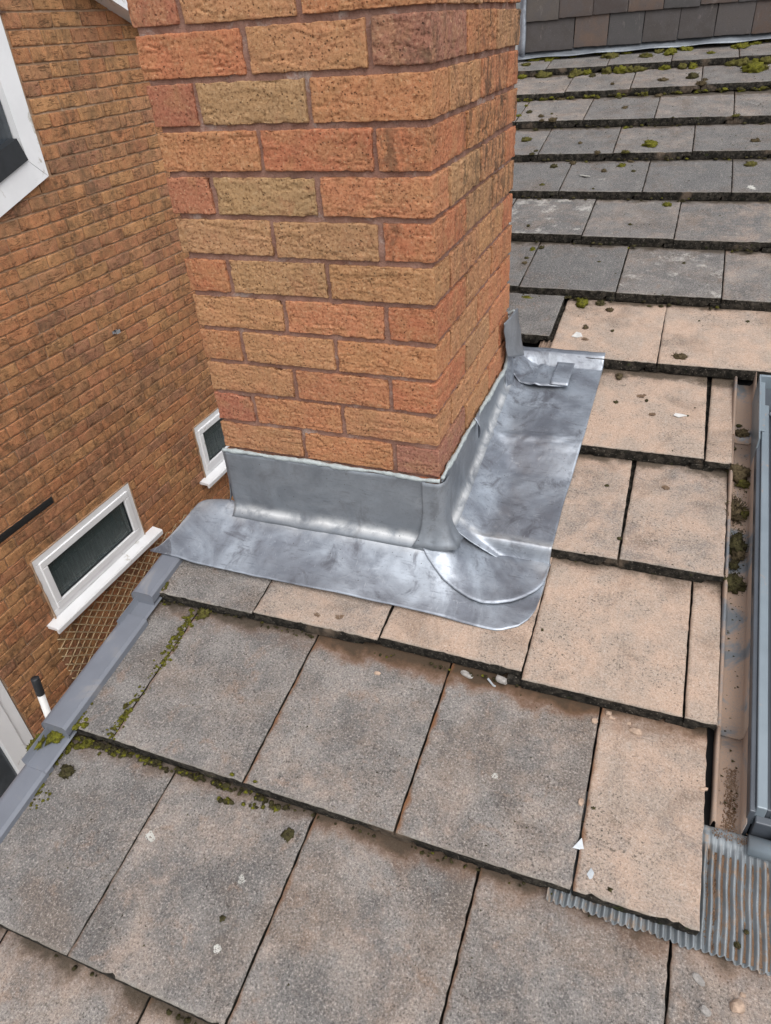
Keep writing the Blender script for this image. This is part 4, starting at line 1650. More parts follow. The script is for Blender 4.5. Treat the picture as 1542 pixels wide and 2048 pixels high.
def white_window(y0, y1, z0, z1):
    """small obscure-glazed window: frame, casement, pane, sill, room behind"""
    fr = thing('window', (0, 0, 0), None, None)
    fr.parent = nh
    fr.location = Vector((WX, y0, z0)) - nh_loc
    w, h = y1 - y0, z1 - z0

    def sub(name, V, F, mat, smooth=False):
        return link(name, to_mesh(name, V, F, smooth), fr, M[mat])
    fw = .044
    def ring(w0, h0, w1, h1, t, xa, xb, r=.003):
        return [box_vf((xa, w0, h0), (xb, w1, h0 + t), r), box_vf((xa, w0, h1 - t), (xb, w1, h1), r),
                box_vf((xa, w0, h0 + t), (xb, w0 + t, h1 - t), r), box_vf((xa, w1 - t, h0 + t), (xb, w1, h1 - t), r)]
    b_ = .030
    V, F = join_vf(ring(0, b_, w, h, fw, -.065, .006))
    sub('frame', V, F, 'upvc')
    V, F = join_vf(ring(fw - .004, b_ + fw - .004, w - fw + .004, h - fw + .004, .048, -.055, .016, .005))
    sub('casement', V, F, 'upvc')
    q = fw + .044
    V, F = join_vf(ring(q - .005, b_ + q - .005, w - q + .005, h - q + .005, .006, -.02, .0, .001))
    sub('gasket', V, F, 'gasket')
    V, F = box_vf((-.024, q, b_ + q), (-.014, w - q, h - q), .001)
    sub('pane', V, F, 'glass')
    # sloped sill
    prof = [(-.03, .034), (.075, .018), (.082, .010), (.080, -.022), (.066, -.022), (.064, .002), (-.03, .002)]
    V = [(x, y, z - .004) for y in (-.075, w + .105) for x, z in prof]
    n = len(prof)
    F = [tuple(range(n)), tuple(range(2 * n - 1, n - 1, -1))] + [(i, n + i, n + (i + 1) % n, (i + 1) % n) for i in range(n)]
    sub('sill', V, F, 'upvc')
    # reveal and the pale inner sill seen through the glass
    V, F = join_vf([box_vf((-.9, -.3, -.5), (-.88, w + .3, h + .3), .002), box_vf((-.9, -.32, -.5), (-.255, -.3, h + .3), .002),
                    box_vf((-.9, w + .3, -.5), (-.255, w + .32, h + .3), .002), box_vf((-.9, -.3, h + .3), (-.255, w + .3, h + .32), .002),
                    box_vf((-.9, -.3, -.52), (-.255, w + .3, -.5), .002)])
    sub('room', V, F, 'dark_room')
    V, F = box_vf((-.252, .0, .08), (-.068, w, .112), .004)
    sub('inner_sill', V, F, 'upvc')
    # filler round the frame edges
    V, F = join_vf([tube_vf([(.004, -.004, z) for z in np.linspace(0, h, 20)], np.abs(.007 + .003 * fbm(np.array([(3, 5, z * 30) for z in np.linspace(0, h, 20)]), 3, 2)), 6),
                    tube_vf([(.004, w + .004, z) for z in np.linspace(0, h, 20)], np.abs(.006 + .003 * fbm(np.array([(8, 5, z * 30) for z in np.linspace(0, h, 20)]), 4, 2)), 6),
                    tube_vf([(.002, y, h + .004) for y in np.linspace(0, w, 20)], .006, 6)])
    sub('filler', V, F, 'wall_mortar', True)
    return fr


w1 = white_window(1.005, 1.925, -2.195, -1.715)
w1['label'] = 'small white window with obscure glass above the cane trellis'
w2 = white_window(2.745, 3.66, -2.195, -1.715)
w2['label'] = 'small white window partly hidden behind the brick stack'

# upstairs window at the top left: white frame whose foot slopes, dark trim inside
ub = thing('window', (0, 0, 0), 'white framed upstairs window with a dark bar above its lower rail', None)
ub.parent = nh
ub.location = -nh_loc


def quad_prism(poly, xa, xb):
    n = len(poly)
    V = [(xa, y, z) for y, z in poly] + [(xb, y, z) for y, z in poly]
    F = [tuple(range(n - 1, -1, -1)), tuple(range(n, 2 * n))] + [(i, (i + 1) % n, n + (i + 1) % n, n + i) for i in range(n)]
    return V, F


def upar(name, polys, xa, xb, mat):
    V, F = join_vf([quad_prism(p, xa, xb) for p in polys])
    o = link(name, to_mesh(name, V, F, False), ub, M[mat])
    return o


sl = .305
def sz(y, dy=0):
    return .234 + sl * (y - 2.055)
yL = .90
upar('frame', [[(1.942, .331), (2.055, .234), (2.062, 1.0), (1.925, 1.0)]], WX - .04, WX + .028, 'upvc')
upar('lower_rail', [[(yL, sz(yL)), (2.0535, .2335), (1.9405, .3305), (yL, .3305 + sl * (yL - 1.94))]], WX - .04, WX + .0265, 'upvc')
upar('dark_bar', [[(yL, .331 + sl * (yL - 1.94)), (1.938, .334), (1.905, .440), (yL, .440 + sl * (yL - 1.905))]], WX - .03, WX + .040, 'gasket')
upar('pane', [[(yL, .43 + sl * (yL - 1.9)), (1.93, .43), (1.93, 1.0), (yL, 1.0)]], WX - .03, WX - .012, 'clear_glass')
upar('side_strip', [[(2.064, .42), (2.088, .42), (2.094, 1.0), (2.064, 1.0)]], WX - .04, WX + .004, 'wall_mortar')
V, F = join_vf([box_vf((WX - .005, 2.045, .965), (WX + .03, 2.075, .99), .002), box_vf((WX + .0, 2.06, .972), (WX + .012, 2.125, .978), .001)])
link('hinge_stay', to_mesh('hinge_stay', V, F, False), ub, M['rusty'])

# door at the lower left
dr = thing('door', (0, 0, 0), 'white framed glazed door at the lower left of the brick wall', None)
dr.parent = nh
dr.location = -nh_loc


def dpar(name, boxes, mat):
    V, F = join_vf([box_vf(a, b, .003) for a, b in boxes])
    return link(name, to_mesh(name, V, F, False), dr, M[mat])


dpar('frame', [((WX - .07, .448, -3.8), (WX + .0, .518, -1.72)), ((WX - .07, -.62, -3.8), (WX, -.55, -1.72)), ((WX - .07, -.55, -1.79), (WX, .448, -1.72))], 'upvc')
dpar('leaf', [((WX - .06, .335, -3.75), (WX + .012, .444, -1.795)), ((WX - .06, -.546, -3.75), (WX + .012, -.44, -1.795)), ((WX - .06, -.44, -1.90), (WX + .012, .335, -1.795)), ((WX - .06, -.44, -3.75), (WX + .012, .335, -3.0))], 'upvc')
dpar('pane', [((WX - .03, -.44, -3.0), (WX - .02, .335, -1.90))], 'clear_glass')
dpar('threshold', [((WX - .08, -.62, -3.8), (WX + .03, .52, -3.76))], 'steel')

# black bitumen band over part of a course
V, F = box_vf((WX - .004, .30, -1.478), (WX + .0035, 1.315, -1.432), .003)
V[:, 2] += fbm(V * 30, 3, 2) * .004
nh_part('damp_strip', to_mesh('damp_strip', V, F), 'black', 'black bitumen strip painted over a joint in the brick wall')

# small bracket clip
cb = thing('cable_clip', (WX, 2.22, -.722), 'small metal clip fixed to the middle of the neighbouring brick wall', 'clip')
V, F = join_vf([box_vf((.002, -.022, -.012), (.010, .024, .006), .002), box_vf((.008, -.016, -.010), (.040, .018, -.006), .001), box_vf((.034, -.016, -.010), (.038, .018, .012), .001)])
link('plate', to_mesh('plate', V, F, False), cb, M['steel'])
V, F = tube_vf([(.006, .0, .004), (.026, 0, .006)], .006, 8)
link('screw', to_mesh('screw', V, F), cb, M['gasket'])

# cane trellis
tr = thing('trellis', (WX + .02, 1.4, -2.6), 'expanding cane trellis in diamonds fixed below the small white window', 'trellis')
tl = Vector((WX + .02, 1.4, -2.6))
y0t, y1t, zb_, zt_ = .92, 2.45, -2.78, -2.295


def clip_stick(p, s):
    """line through (y,z)=p with slope s clipped to the trellis box"""
    ts = []
    for y in (y0t, y1t):
        ts.append((y, p[1] + s * (y - p[0])))
    for z in (zb_, zt_):
        ts.append((p[0] + (z - p[1]) / s, z))
    ok = [t for t in ts if y0t - .001 <= t[0] <= y1t + .001 and zb_ - .001 <= t[1] <= zt_ + .001]
    ok.sort()
    return (ok[0], ok[-1]) if len(ok) >= 2 else None


for fam, s, sp_ in ((0, .62, .117), (1, -.97, .075)):
    for i in range(-8, 34):
        p = (y0t + .02 + i * sp_ + random.uniform(-.006, .006), zt_ - .002)
        seg = clip_stick(p, s + random.uniform(-.02, .02))
        if seg is None:
            continue
        (ya, za), (yb, zb) = seg
        if math.hypot(yb - ya, zb - za) < .05:
            continue
        ex = .014
        dy, dz = (yb - ya), (zb - za)
        l_ = math.hypot(dy, dz)
        ya, za, yb, zb = ya - dy / l_ * ex, za - dz / l_ * ex, yb + dy / l_ * ex, zb + dz / l_ * ex
        n = 7
        pts = [(.004 + fam * .007, ya + (yb - ya) * t - tl.y, za + (zb - za) * t + .004 * math.sin(t * 6 + i) - tl.z) for t in np.linspace(0, 1, n)]
        V, F = tube_vf(pts, .0038, 6)
        link('cane', to_mesh('cane', V, F), tr, M['cane'])

# white pole with a black cap
po = thing('capped_pole', (-2.74, .60, -3.8), 'upright white pole with a black cap standing in front of the brick wall', 'pole')
V, F = tube_vf([(0, -.165, 0), (.0, -.09, .7), (0, -.012, 1.44)], .0215, 20)
link('shaft', to_mesh('shaft', V, F), po, M['white_paint'])
V, F = tube_vf([(0, -.013, 1.43), (0, -.0125, 1.435), (0, .0, 1.555), (0, .0005, 1.560)], np.array([.0215, .0245, .0245, .022]), 20)
link('cap', to_mesh('cap', V, F), po, M['gasket'])

# ------------------------------------------------------------------ moss, lichen and litter on the roof
MOSS_TOP = [(-0.395, 3.393, 0.0486), (-0.48, 3.357, 0.0292), (-0.502, 3.252, 0.0191), (-0.07, 3.336, 0.0327), (-0.138, 3.436, 0.0268), (0.004, 3.39, 0.0234), (0.111, 3.293, 0.0274), (0.168, 3.387, 0.0277), (0.228, 3.336, 0.0364), (0.301, 3.389, 0.0319), (0.355, 3.505, 0.0278), (0.478, 3.49, 0.0256), (0.554, 3.378, 0.0338), (0.627, 3.431, 0.0268), (0.615, 3.526, 0.0273), (0.68, 3.5, 0.0315), (0.422, 3.282, 0.0142), (-0.275, 3.384, 0.024)]
MOSS_STEP = [(-0.497, 3.143, 0.0235), (-0.386, 3.148, 0.0325), (-0.213, 3.155, 0.0331), (-0.16, 3.158, 0.0256), (-0.064, 3.162, 0.0327), (0.006, 3.166, 0.0325), (0.05, 3.168, 0.0252), (0.09, 3.17, 0.0251), (0.218, 3.175, 0.0249), (0.3, 3.179, 0.0264), (0.347, 3.181, 0.0263), (0.531, 3.189, 0.0276), (0.571, 3.191, 0.0327), (0.634, 3.194, 0.0213), (0.674, 3.196, 0.0341), (0.619, 3.052, 0.0375), (0.661, 3.081, 0.0209), (-0.232, 3.111, 0.0183)]
MOSS_UP = [(-0.127, 3.092, 0.0271, ''), (-0.006, 2.919, 0.0155, ''), (0.227, 2.949, 0.0212, ''), (0.356, 2.971, 0.0337, ''), (0.413, 2.916, 0.0166, ''), (0.4, 2.849, 0.0279, ''), (-0.397, 2.812, 0.0194, 'g'), (-0.387, 2.726, 0.0139, 'g'), (-0.39, 2.561, 0.0168, 'g'), (-0.35, 2.611, 0.0228, ''), (-0.277, 2.538, 0.0207, ''), (-0.236, 2.578, 0.0108, ''), (-0.202, 2.505, 0.0098, ''), (0.087, 2.642, 0.0179, ''), (-0.237, 2.819, 0.0217, ''), (0.044, 2.809, 0.0152, ''), (0.222, 2.823, 0.0208, ''), (0.307, 2.475, 0.0092, ''), (0.558, 2.475, 0.0165, 'y'), (-0.215, 2.475, 0.0285, ''), (-0.263, 2.476, 0.0164, ''), (-0.285, 2.461, 0.0164, ''), (0.034, 2.474, 0.0119, ''), (0.115, 2.463, 0.0157, 'g'), (0.136, 2.471, 0.0126, ''), (-0.299, 2.316, 0.0255, 'y'), (-0.053, 2.262, 0.0138, ''), (0.24, 2.221, 0.0368, 'g'), (0.639, 2.253, 0.0184, ''), (-0.225, 2.165, 0.0107, ''), (-0.234, 2.126, 0.0114, ''), (-0.004, 2.127, 0.0112, 'y'), (0.038, 2.131, 0.0178, ''), (0.15, 2.134, 0.0183, 'y'), (0.177, 2.123, 0.0131, ''), (-0.056, 2.107, 0.0238, ''), (-0.129, 2.067, 0.0208, ''), (0.083, 2.015, 0.0158, ''), (0.147, 2.079, 0.0188, 'g'), (0.199, 2.014, 0.0106, ''), (0.626, 2.081, 0.0274, 'y'), (-0.137, 1.858, 0.0121, 'y'), (0.069, 1.819, 0.0069, ''), (0.349, 1.752, 0.021, 'g'), (-0.122, 1.529, 0.0118, ''), (0.238, 1.565, 0.0114, ''), (0.285, 1.572, 0.0051, ''), (0.303, 1.569, 0.005, ''), (-0.08, 1.407, 0.0153, 'g'), (-0.087, 1.336, 0.0113, ''), (-0.085, 1.295, 0.0149, ''), (-0.051, 1.424, 0.0153, ''), (0.437, 1.343, 0.0105, ''), (0.165, 1.331, 0.0067, ''), (-0.035, 1.098, 0.0282, 'g'), (-0.044, 1.055, 0.0151, ''), (0.146, 1.09, 0.032, 'g'), (0.203, 1.102, 0.0216, ''), (0.238, 1.061, 0.0168, ''), (0.18, 0.945, 0.0131, ''), (0.262, 0.935, 0.008, ''), (0.636, 1.042, 0.0089, ''), (0.503, 1.03, 0.0043, ''), (0.353, 1.103, 0.0067, ''), (0.462, 0.816, 0.021, ''), (0.308, 0.745, 0.0161, ''), (0.314, 0.619, 0.0097, ''), (0.392, 0.642, 0.0067, ''), (0.499, 0.591, 0.0046, ''), (0.333, 0.316, 0.0052, ''), (0.383, 0.141, 0.0056, ''), (0.262, -0.126, 0.0037, ''), (0.515, 0.631, 0.0033, '')]
MOSS_GUT = [(0.634, 0.572, 0.0108, ''), (0.626, 0.6, 0.0045, ''), (0.613, 0.513, 0.0071, ''), (0.628, 0.424, 0.0234, ''), (0.624, 0.424, 0.0171, ''), (0.641, 0.395, 0.0135, 'g'), (0.623, 0.304, 0.0213, 's'), (0.642, 0.302, 0.0122, 'g'), (0.63, 0.203, 0.0215, ''), (0.635, 0.183, 0.0155, ''), (0.627, 0.149, 0.01, ''), (0.627, 0.098, 0.0217, '')]
MOSS_LOW = [(-0.69, -0.641, 0.0212, 'g'), (-0.661, -0.611, 0.0234, 'g'), (-0.598, -0.666, 0.0174, ''), (-0.646, -0.666, 0.0124, 'g'), (-0.645, -0.685, 0.0133, 'g'), (-0.646, -0.707, 0.0132, 'g'), (-0.645, -0.73, 0.0121, 'g'), (-0.646, -0.751, 0.01, 'g'), (-0.629, -0.604, 0.0149, 'g'), (-0.608, -0.601, 0.0169, 'g'), (-0.576, -0.6, 0.0168, 'g'), (-0.542, -0.602, 0.0125, ''), (-0.535, -0.549, 0.0095, 'g'), (-0.536, -0.532, 0.0117, 'g'), (-0.535, -0.516, 0.0128, 'g'), (-0.533, -0.566, 0.0084, 'g'), (-0.535, -0.482, 0.0076, 'g'), (-0.533, -0.41, 0.0078, 'g'), (-0.534, -0.39, 0.009, 'g'), (-0.535, -0.363, 0.0103, 'g'), (-0.537, -0.339, 0.0115, 'g'), (-0.539, -0.314, 0.0117, 'g'), (-0.541, -0.285, 0.0118, 'g'), (-0.539, -0.267, 0.0107, 'g'), (-0.509, -0.256, 0.0249, 'y'), (-0.1, -0.64, 0.0129, ''), (-0.148, -0.799, 0.0077, ''), (-0.145, -0.601, 0.0133, ''), (-0.183, -0.607, 0.0096, ''), (-0.244, -0.619, 0.0154, ''), (0.46, -0.574, 0.0049, ''), (0.416, -0.45, 0.0044, ''), (-0.633, -0.236, 0.0097, 'g'), (-0.65, -0.247, 0.0098, 'g'), (0.651, -0.585, 0.0068, 'y'), (0.663, -0.563, 0.0061, ''), (-0.44, -0.592, 0.0122, 'g'), (-0.4, -0.599, 0.0101, ''), (-0.502, -0.595, 0.0145, 'g'), (-0.466, -0.593, 0.0123, 'g'), (-0.225, -0.592, 0.0116, 'g'), (-0.198, -0.592, 0.0106, 'g'), (-0.633, -0.59, 0.0095, 'g'), (-0.637, -0.569, 0.0075, ''), (-0.609, -0.716, 0.006, ''), (-0.626, -0.732, 0.006, '')]
_ico = {}


def ico(n):
    if n in _ico:
        return _ico[n]
    import bmesh
    b = bmesh.new()
    bmesh.ops.create_icosphere(b, subdivisions=n, radius=1.0)
    V = np.array([v.co[:] for v in b.verts])
    F = [tuple(v.index for v in f.verts) for f in b.faces]
    b.free()
    _ico[n] = (V, F)
    return V, F


def clump_vf(r, h, seed, spiky=0.0, leaves=120):
    """a cushion of moss: lumpy core bristling with small leaf blades"""
    V, F = ico(3)
    D = V.copy()
    n = fbm(D * 1.7, seed, 3)
    n2 = fbm(D * 5.0, seed + 4, 3)
    R = 1 + .52 * n + .34 * n2
    V = D * R[:, None] * np.array([r * (1 + .25 * math.sin(seed)), r * (1 + .25 * math.cos(seed * 1.7)), h])
    V[:, 2] = np.maximum(V[:, 2], -.25 * h)
    parts = [(V, F)]
    rs = np.random.default_rng(int(seed * 1000) % 99991)
    lz = min(.0032, r * .24)
    for _ in range(leaves):
        i = rs.integers(len(V))
        if D[i, 2] < -.15:
            continue
        p = V[i] * rs.uniform(.92, 1.05)
        d = D[i] * np.array([1, 1, 1.2]) + rs.normal(size=3) * .8
        d /= np.linalg.norm(d)
        l = lz * rs.uniform(.5, 1.3) * (1 + spiky * 3.0)
        s = np.cross(d, rs.normal(size=3))
        s /= np.linalg.norm(s)
        w = l * (.34 if spiky < .5 else .09)
        bend = rs.normal(size=3) * l * .30
        parts.append((np.array([p - s * w, p + s * w, p + d * l * .6 + s * w * .8 + bend * .5, p + d * l + bend, p + d * l * .6 - s * w * .8 + bend * .5]), [(0, 1, 2, 4), (4, 2, 3)]))
    return join_vf(parts)


KIND = {'': 'moss_mix', 'g': 'moss_green', 'y': 'moss_mix', 's': 'moss_brown', 'd': 'moss_dark', 'b': 'moss_brown'}


ORD = ['first', 'second', 'third', 'fourth', 'fifth', 'sixth', 'seventh', 'eighth', 'ninth', 'tenth', 'eleventh', 'twelfth', 'thirteenth',
       'fourteenth', 'fifteenth', 'sixteenth', 'seventeenth', 'eighteenth', 'nineteenth', 'twentieth']
_rank = {}


def course_of(x, y):
    return max((k for k in NOSE if nose_y(k, x) - .012 <= y), key=lambda k: NOSE[k][0])


def ranked(spots, key):
    """rank along each course, counted from the stack"""
    for k in {key(*p[:2]) for p in spots}:
        row_ = sorted([p for p in spots if key(*p[:2]) == k], key=lambda p: p[0])
        for i, p in enumerate(row_):
            _rank[p[:2]] = i


def moss_at(x, y, r, kind, label, group, zoff=0.0, hh=.62, base=None):
    sd = (x * 13.1 + y * 7.7) % 50 + 1
    V, F = clump_vf(r, r * hh, sd, 1.0 if kind == 's' else 0.0, 420 if r > .02 else (220 if r > .011 else 80))
    o = link('moss_clump', to_mesh('moss_clump', V, F, True), None, M[KIND[kind]])
    z = float(surf(x, y)) if base is None else base
    o.location = (x, y, z + zoff + r * .06)
    o.rotation_euler = (TILT, 0, 0)
    return tag(o, label, 'moss', group)


ranked(MOSS_TOP, lambda x, y: 0)
ranked(MOSS_STEP, lambda x, y: 0)
for i, (x, y, r) in enumerate(MOSS_TOP):
    moss_at(x, y, r * 1.08, 'g' if i % 4 in (0, 1) else '', ORD[_rank[(x, y)]] + ' moss cushion from the stack on the topmost tiles below the hung wall', 'moss below the tile hung wall', hh=.40)
for i, (x, y, r) in enumerate(MOSS_STEP):
    moss_at(x, y - .012, r * .98, 'g' if i % 5 in (0, 3) else '', ORD[_rank[(x, y)]] + ' moss tuft from the stack in the step under the topmost tile course', 'moss in the topmost step', zoff=.002)

SPECIAL = {
    (0.24, 2.221): 'bright green moss cushion alone in the middle of an upper roof tile',
    (0.4, 2.849): 'round grey green moss ball stuck on a tile edge near the top of the roof',
    (0.626, 2.081): 'flat brown moss pad at the right edge above a white lichen disc',
    (0.146, 1.09): 'dark green moss cushion at the head of the first sandy pink tile',
    (-0.035, 1.098): 'dark green moss cushion at the head of the short grey tile beside the stack',
    (0.203, 1.102): 'brown moss pad right of the green cushion on the sandy pink tile',
    (0.238, 1.061): 'dark loose moss tuft below the brown pad on the sandy pink tile',
    (0.349, 1.752): 'dark green moss tuft on a blotched grey tile midway up the roof',
    (0.147, 2.079): 'dark green moss ball below the orange tufts at a tile head',
    (0.115, 2.463): 'small bright green moss bead at a tile joint high on the roof',
    (0.558, 2.475): 'yellowish moss tuft under a tile edge high on the right',
    (0.462, 0.816): 'flat brown moss pad low on the sandy tile above the roof window',
    (0.308, 0.745): 'dark moss tuft under the tile edge beside the top of the side flashing',
    (-0.299, 2.316): 'orange brown moss pad close to the stack on an upper tile',
    (0.15, 2.134): 'orange brown moss tuft beside a joint below a tile edge',
    (0.503, 1.03): 'tiny dark moss speck on the second sandy pink tile',
    (0.636, 1.042): 'black moss crumb near the right edge of the second sandy pink tile',
    (0.18, 0.945): 'dark moss crumb beside a white flake on the sandy pink tile',
}
ranked([p for p in MOSS_UP if p[:2] not in SPECIAL], course_of)
for i, (x, y, r, k) in enumerate(MOSS_UP):
    sp = SPECIAL.get((x, y))
    small = r < .012
    kk = k or ('d' if small or i % 3 == 0 else 'b')
    if sp:
        lb, gp_ = sp, None
    else:
        kc = course_of(x, y)
        cn = {'g': 'green', 'y': 'yellowish', 'b': 'brown', 'd': 'dark'}[kk]
        wh = 'on the %s course below the wall' % ORD[11 - kc]
        lb = '%s %s moss %s, %s from stack %s' % ('tiny' if r < .0085 else 'small', cn, 'crumb' if r < .0085 else 'tuft', ORD[_rank[(x, y)]], wh)
        gp_ = 'moss on tile course %d' % (12 - kc)
    moss_at(x, y, r * .72, kk, lb, gp_, hh=.5 if r < .03 else .6)

GUT_LB = ['small brown moss tuft near the top of the dusty gutter', 'tiny black moss crumb near the top of the dusty gutter',
          'dark moss crumb against the tile edge in the gutter', 'large dark moss wad uppermost in the gutter beside the roof window',
          'dark brown moss wad tucked under the uppermost large wad in the gutter', 'round green moss ball below the uppermost wad in the gutter',
          'spiky brown moss tangle in the middle of the gutter', 'bright green moss ball against the spiky tangle in the gutter',
          'wide dark moss wad below the spiky tangle in the gutter', 'lower half of the wide dark moss wad in the gutter',
          'small dark moss lump between two wads in the gutter', 'lowest dark moss wad in the gutter beside the roof window']
for i, (x, y, r, k) in enumerate(MOSS_GUT):
    moss_at(x, y, r * 1.12, {'g': 'y'}.get(k, k) or ('b' if i % 3 == 0 else 'd'), GUT_LB[i], None, base=Z0 + T0 * y - .036, hh=.75)

LOW_LB = {(-0.69, -0.641): 'yellow green moss cushion on the lower verge cap joint', (-0.661, -0.611): 'bright green moss cushion between two verge caps',
          (-0.598, -0.666): 'dark moss lump with a green rim on the lower left tile', (-0.509, -0.256): 'brown and green moss ball under the tile edge at the mossy joint',
          (-0.1, -0.64): 'flat dark moss disc near the right edge of a lower grey tile', (-0.148, -0.799): 'small dark moss smear on a lower grey tile',
          (0.651, -0.585): 'small brown moss ball on the pleated apron', (0.663, -0.563): 'dark moss speck on the pleated apron',
          (0.46, -0.574): 'tiny black moss dot near the lower edge of the sandy tile by the apron', (0.416, -0.45): 'tiny dark moss dot beside the joint left of the largest sandy tile'}
strips = {'joint': [], 'verge': [], 'edge': []}
for (x, y, r, k) in MOSS_LOW:
    lb = LOW_LB.get((x, y))
    if lb:
        flat = (x, y) in ((-0.1, -0.64), (-0.148, -0.799))
        ap = x > .64
        vb = None
        if x < -.655:
            vb = Z0 + T0 * -.612 + .010 - .022 + SL * (y + .612)
        moss_at(x, y, r * .8, 'g' if x < -.655 else ('d' if flat or r < .007 or x == -0.598 else 'y'), lb, None, hh=.22 if flat else .6, base=(Z0 + T0 * y - .019) if ap else vb)
    elif -.56 < x < -.52 and y < -.25 and y > -.575:
        strips['joint'].append((x, y, r))
    elif x < -.6:
        strips['verge'].append((x, y, r))
    else:
        strips['edge'].append((x, y, r))


def moss_mass(name, spots, label, mat, hh=.6, spread=.006, per=9, leaves=30):
    parts = []
    for (x, y, r) in spots:
        for q in range(per):
            xx, yy = x + random.gauss(0, spread * .45), y + random.gauss(0, spread)
            rr = r * random.uniform(.22, .46)
            V, F = clump_vf(rr, rr * hh, random.random() * 60, 0, leaves)
            parts.append((V + np.array([xx, yy, float(surf(xx, yy)) + rr * .05]), F))
    V, F = join_vf(parts)
    o = link(name, to_mesh(name, V, F, True), None, M[mat])
    return tag(o, label, None, None, 'stuff')


moss_mass('joint_moss', strips['joint'] + [(-.533, -.573, .006), (-.534, -.44, .004), (-.541, -.30, .009), (-.538, -.352, .009)], 'green moss growing along the open joint between two left tiles', 'moss_green', .5, .014, 10)
moss_mass('verge_moss', strips['verge'] + [(-.642, -.695, .011), (-.640, -.655, .010), (-.648, -.74, .010), (-.628, -.575, .007)], 'yellow green moss growing along the lower verge cap', 'moss_green', .55, .013, 10)
# ragged moss and algae clinging under the tile edges
fr = []
def fringe(k, xa, xb, dens, rlo, rhi, pw=1.0):
    n = int((xb - xa) * dens)
    for _ in range(n):
        x = random.uniform(xa, xb)
        if perlin(np.array([[x * 16, k * 3.3, 0]]))[0] < -.05:
            continue
        y = nose_y(k, x) - random.uniform(-.002, .004)
        fr.append((x, y, random.uniform(rlo, rhi), k))


fringe(0, -.62, -.12, 900, .0018, .0048)
fringe(0, -.15, .40, 120, .0014, .0028)
fringe(1, -.64, .24, 120, .0015, .0035)
fringe(-1, -.64, .1, 110, .0015, .0036)
fringe(2, .26, .6, 50, .002, .004)
for k in (5, 6, 7, 8, 9):
    fringe(k, -.4, .72, 40, .003, .007)
fringe(10, -.5, .75, 260, .004, .011)
parts_g, parts_d = [], []
for (x, y, r, k) in fr:
    V, F = clump_vf(r, r * .7, random.random() * 60, 0, 14)
    z = float(surf(x, y - .006))
    (parts_g if random.random() < (.30 if (k == 0 and x < -.2) else (.5 if k == 10 else .10)) else parts_d).append((V + np.array([x, y - .002, z + random.uniform(0, .012)]), F))
for (x, y, r) in strips['edge']:
    for q in range(7):
        V, F = clump_vf(r * .32, r * .26, random.random() * 60, 0, 20)
        yy = y - .002 + random.gauss(0, .004)
        xx = x + random.gauss(0, .009)
        (parts_g if random.random() < .4 else parts_d).append((V + np.array([xx, yy, float(surf(xx, yy - .008)) + .003]), F))
V, F = join_vf(parts_g)
tag(link('green_edge_moss', to_mesh('green_edge_moss', V, F), None, M['moss_green']), 'green moss clinging under the lower tile edges', None, None, 'stuff')
V, F = join_vf(parts_d)
tag(link('dark_edge_moss', to_mesh('dark_edge_moss', V, F), None, M['moss_dark']), 'blackish moss clinging under the tile edges', None, None, 'stuff')

# crumbs of dry moss and grit scattered over the tiles
parts = []
for _ in range(420):
    y = random.choice([random.gauss(.40, .05), random.gauss(.28, .05), random.gauss(.17, .06), random.uniform(-.38, .72)])
    x = random.uniform(.619, .651)
    s = random.uniform(.0008, .0030)
    a = np.array([(1, 0, 0), (-.5, .87, 0), (-.5, -.87, 0), (random.uniform(-.3, .3), random.uniform(-.3, .3), .9)]) * s * np.array([random.uniform(.6, 1.5), random.uniform(.6, 1.5), .8])
    parts.append((a + (x, y, Z0 + T0 * y - .0405), [(0, 2, 1), (0, 1, 3), (1, 2, 3), (2, 0, 3)]))
for _ in range(900):
    x = random.uniform(-.6, .72)
    y = random.choice([random.uniform(.45, 3.3), random.uniform(-.9, .5), random.uniform(2.0, 3.3)])
    if -CW - .03 < x < .27 and -.17 < y < .80:
        continue
    if .6 < x and y < .8:
        continue
    s = random.uniform(.0008, .0032) * (1.3 if y > 1 else .75)
    a = np.array([(1, 0, 0), (-.5, .87, 0), (-.5, -.87, 0), (random.uniform(-.3, .3), random.uniform(-.3, .3), .9)]) * s * np.array([random.uniform(.6, 1.5), random.uniform(.6, 1.5), .8])
    parts.append((a + (x, y, float(surf(x, y)) + .0004), [(0, 2, 1), (0, 1, 3), (1, 2, 3), (2, 0, 3)]))
V, F = join_vf(parts)
tag(link('moss_crumbs', to_mesh('moss_crumbs', V, F, False), None, M['moss_dark']), 'dry moss crumbs scattered over the tiles', None, None, 'stuff')


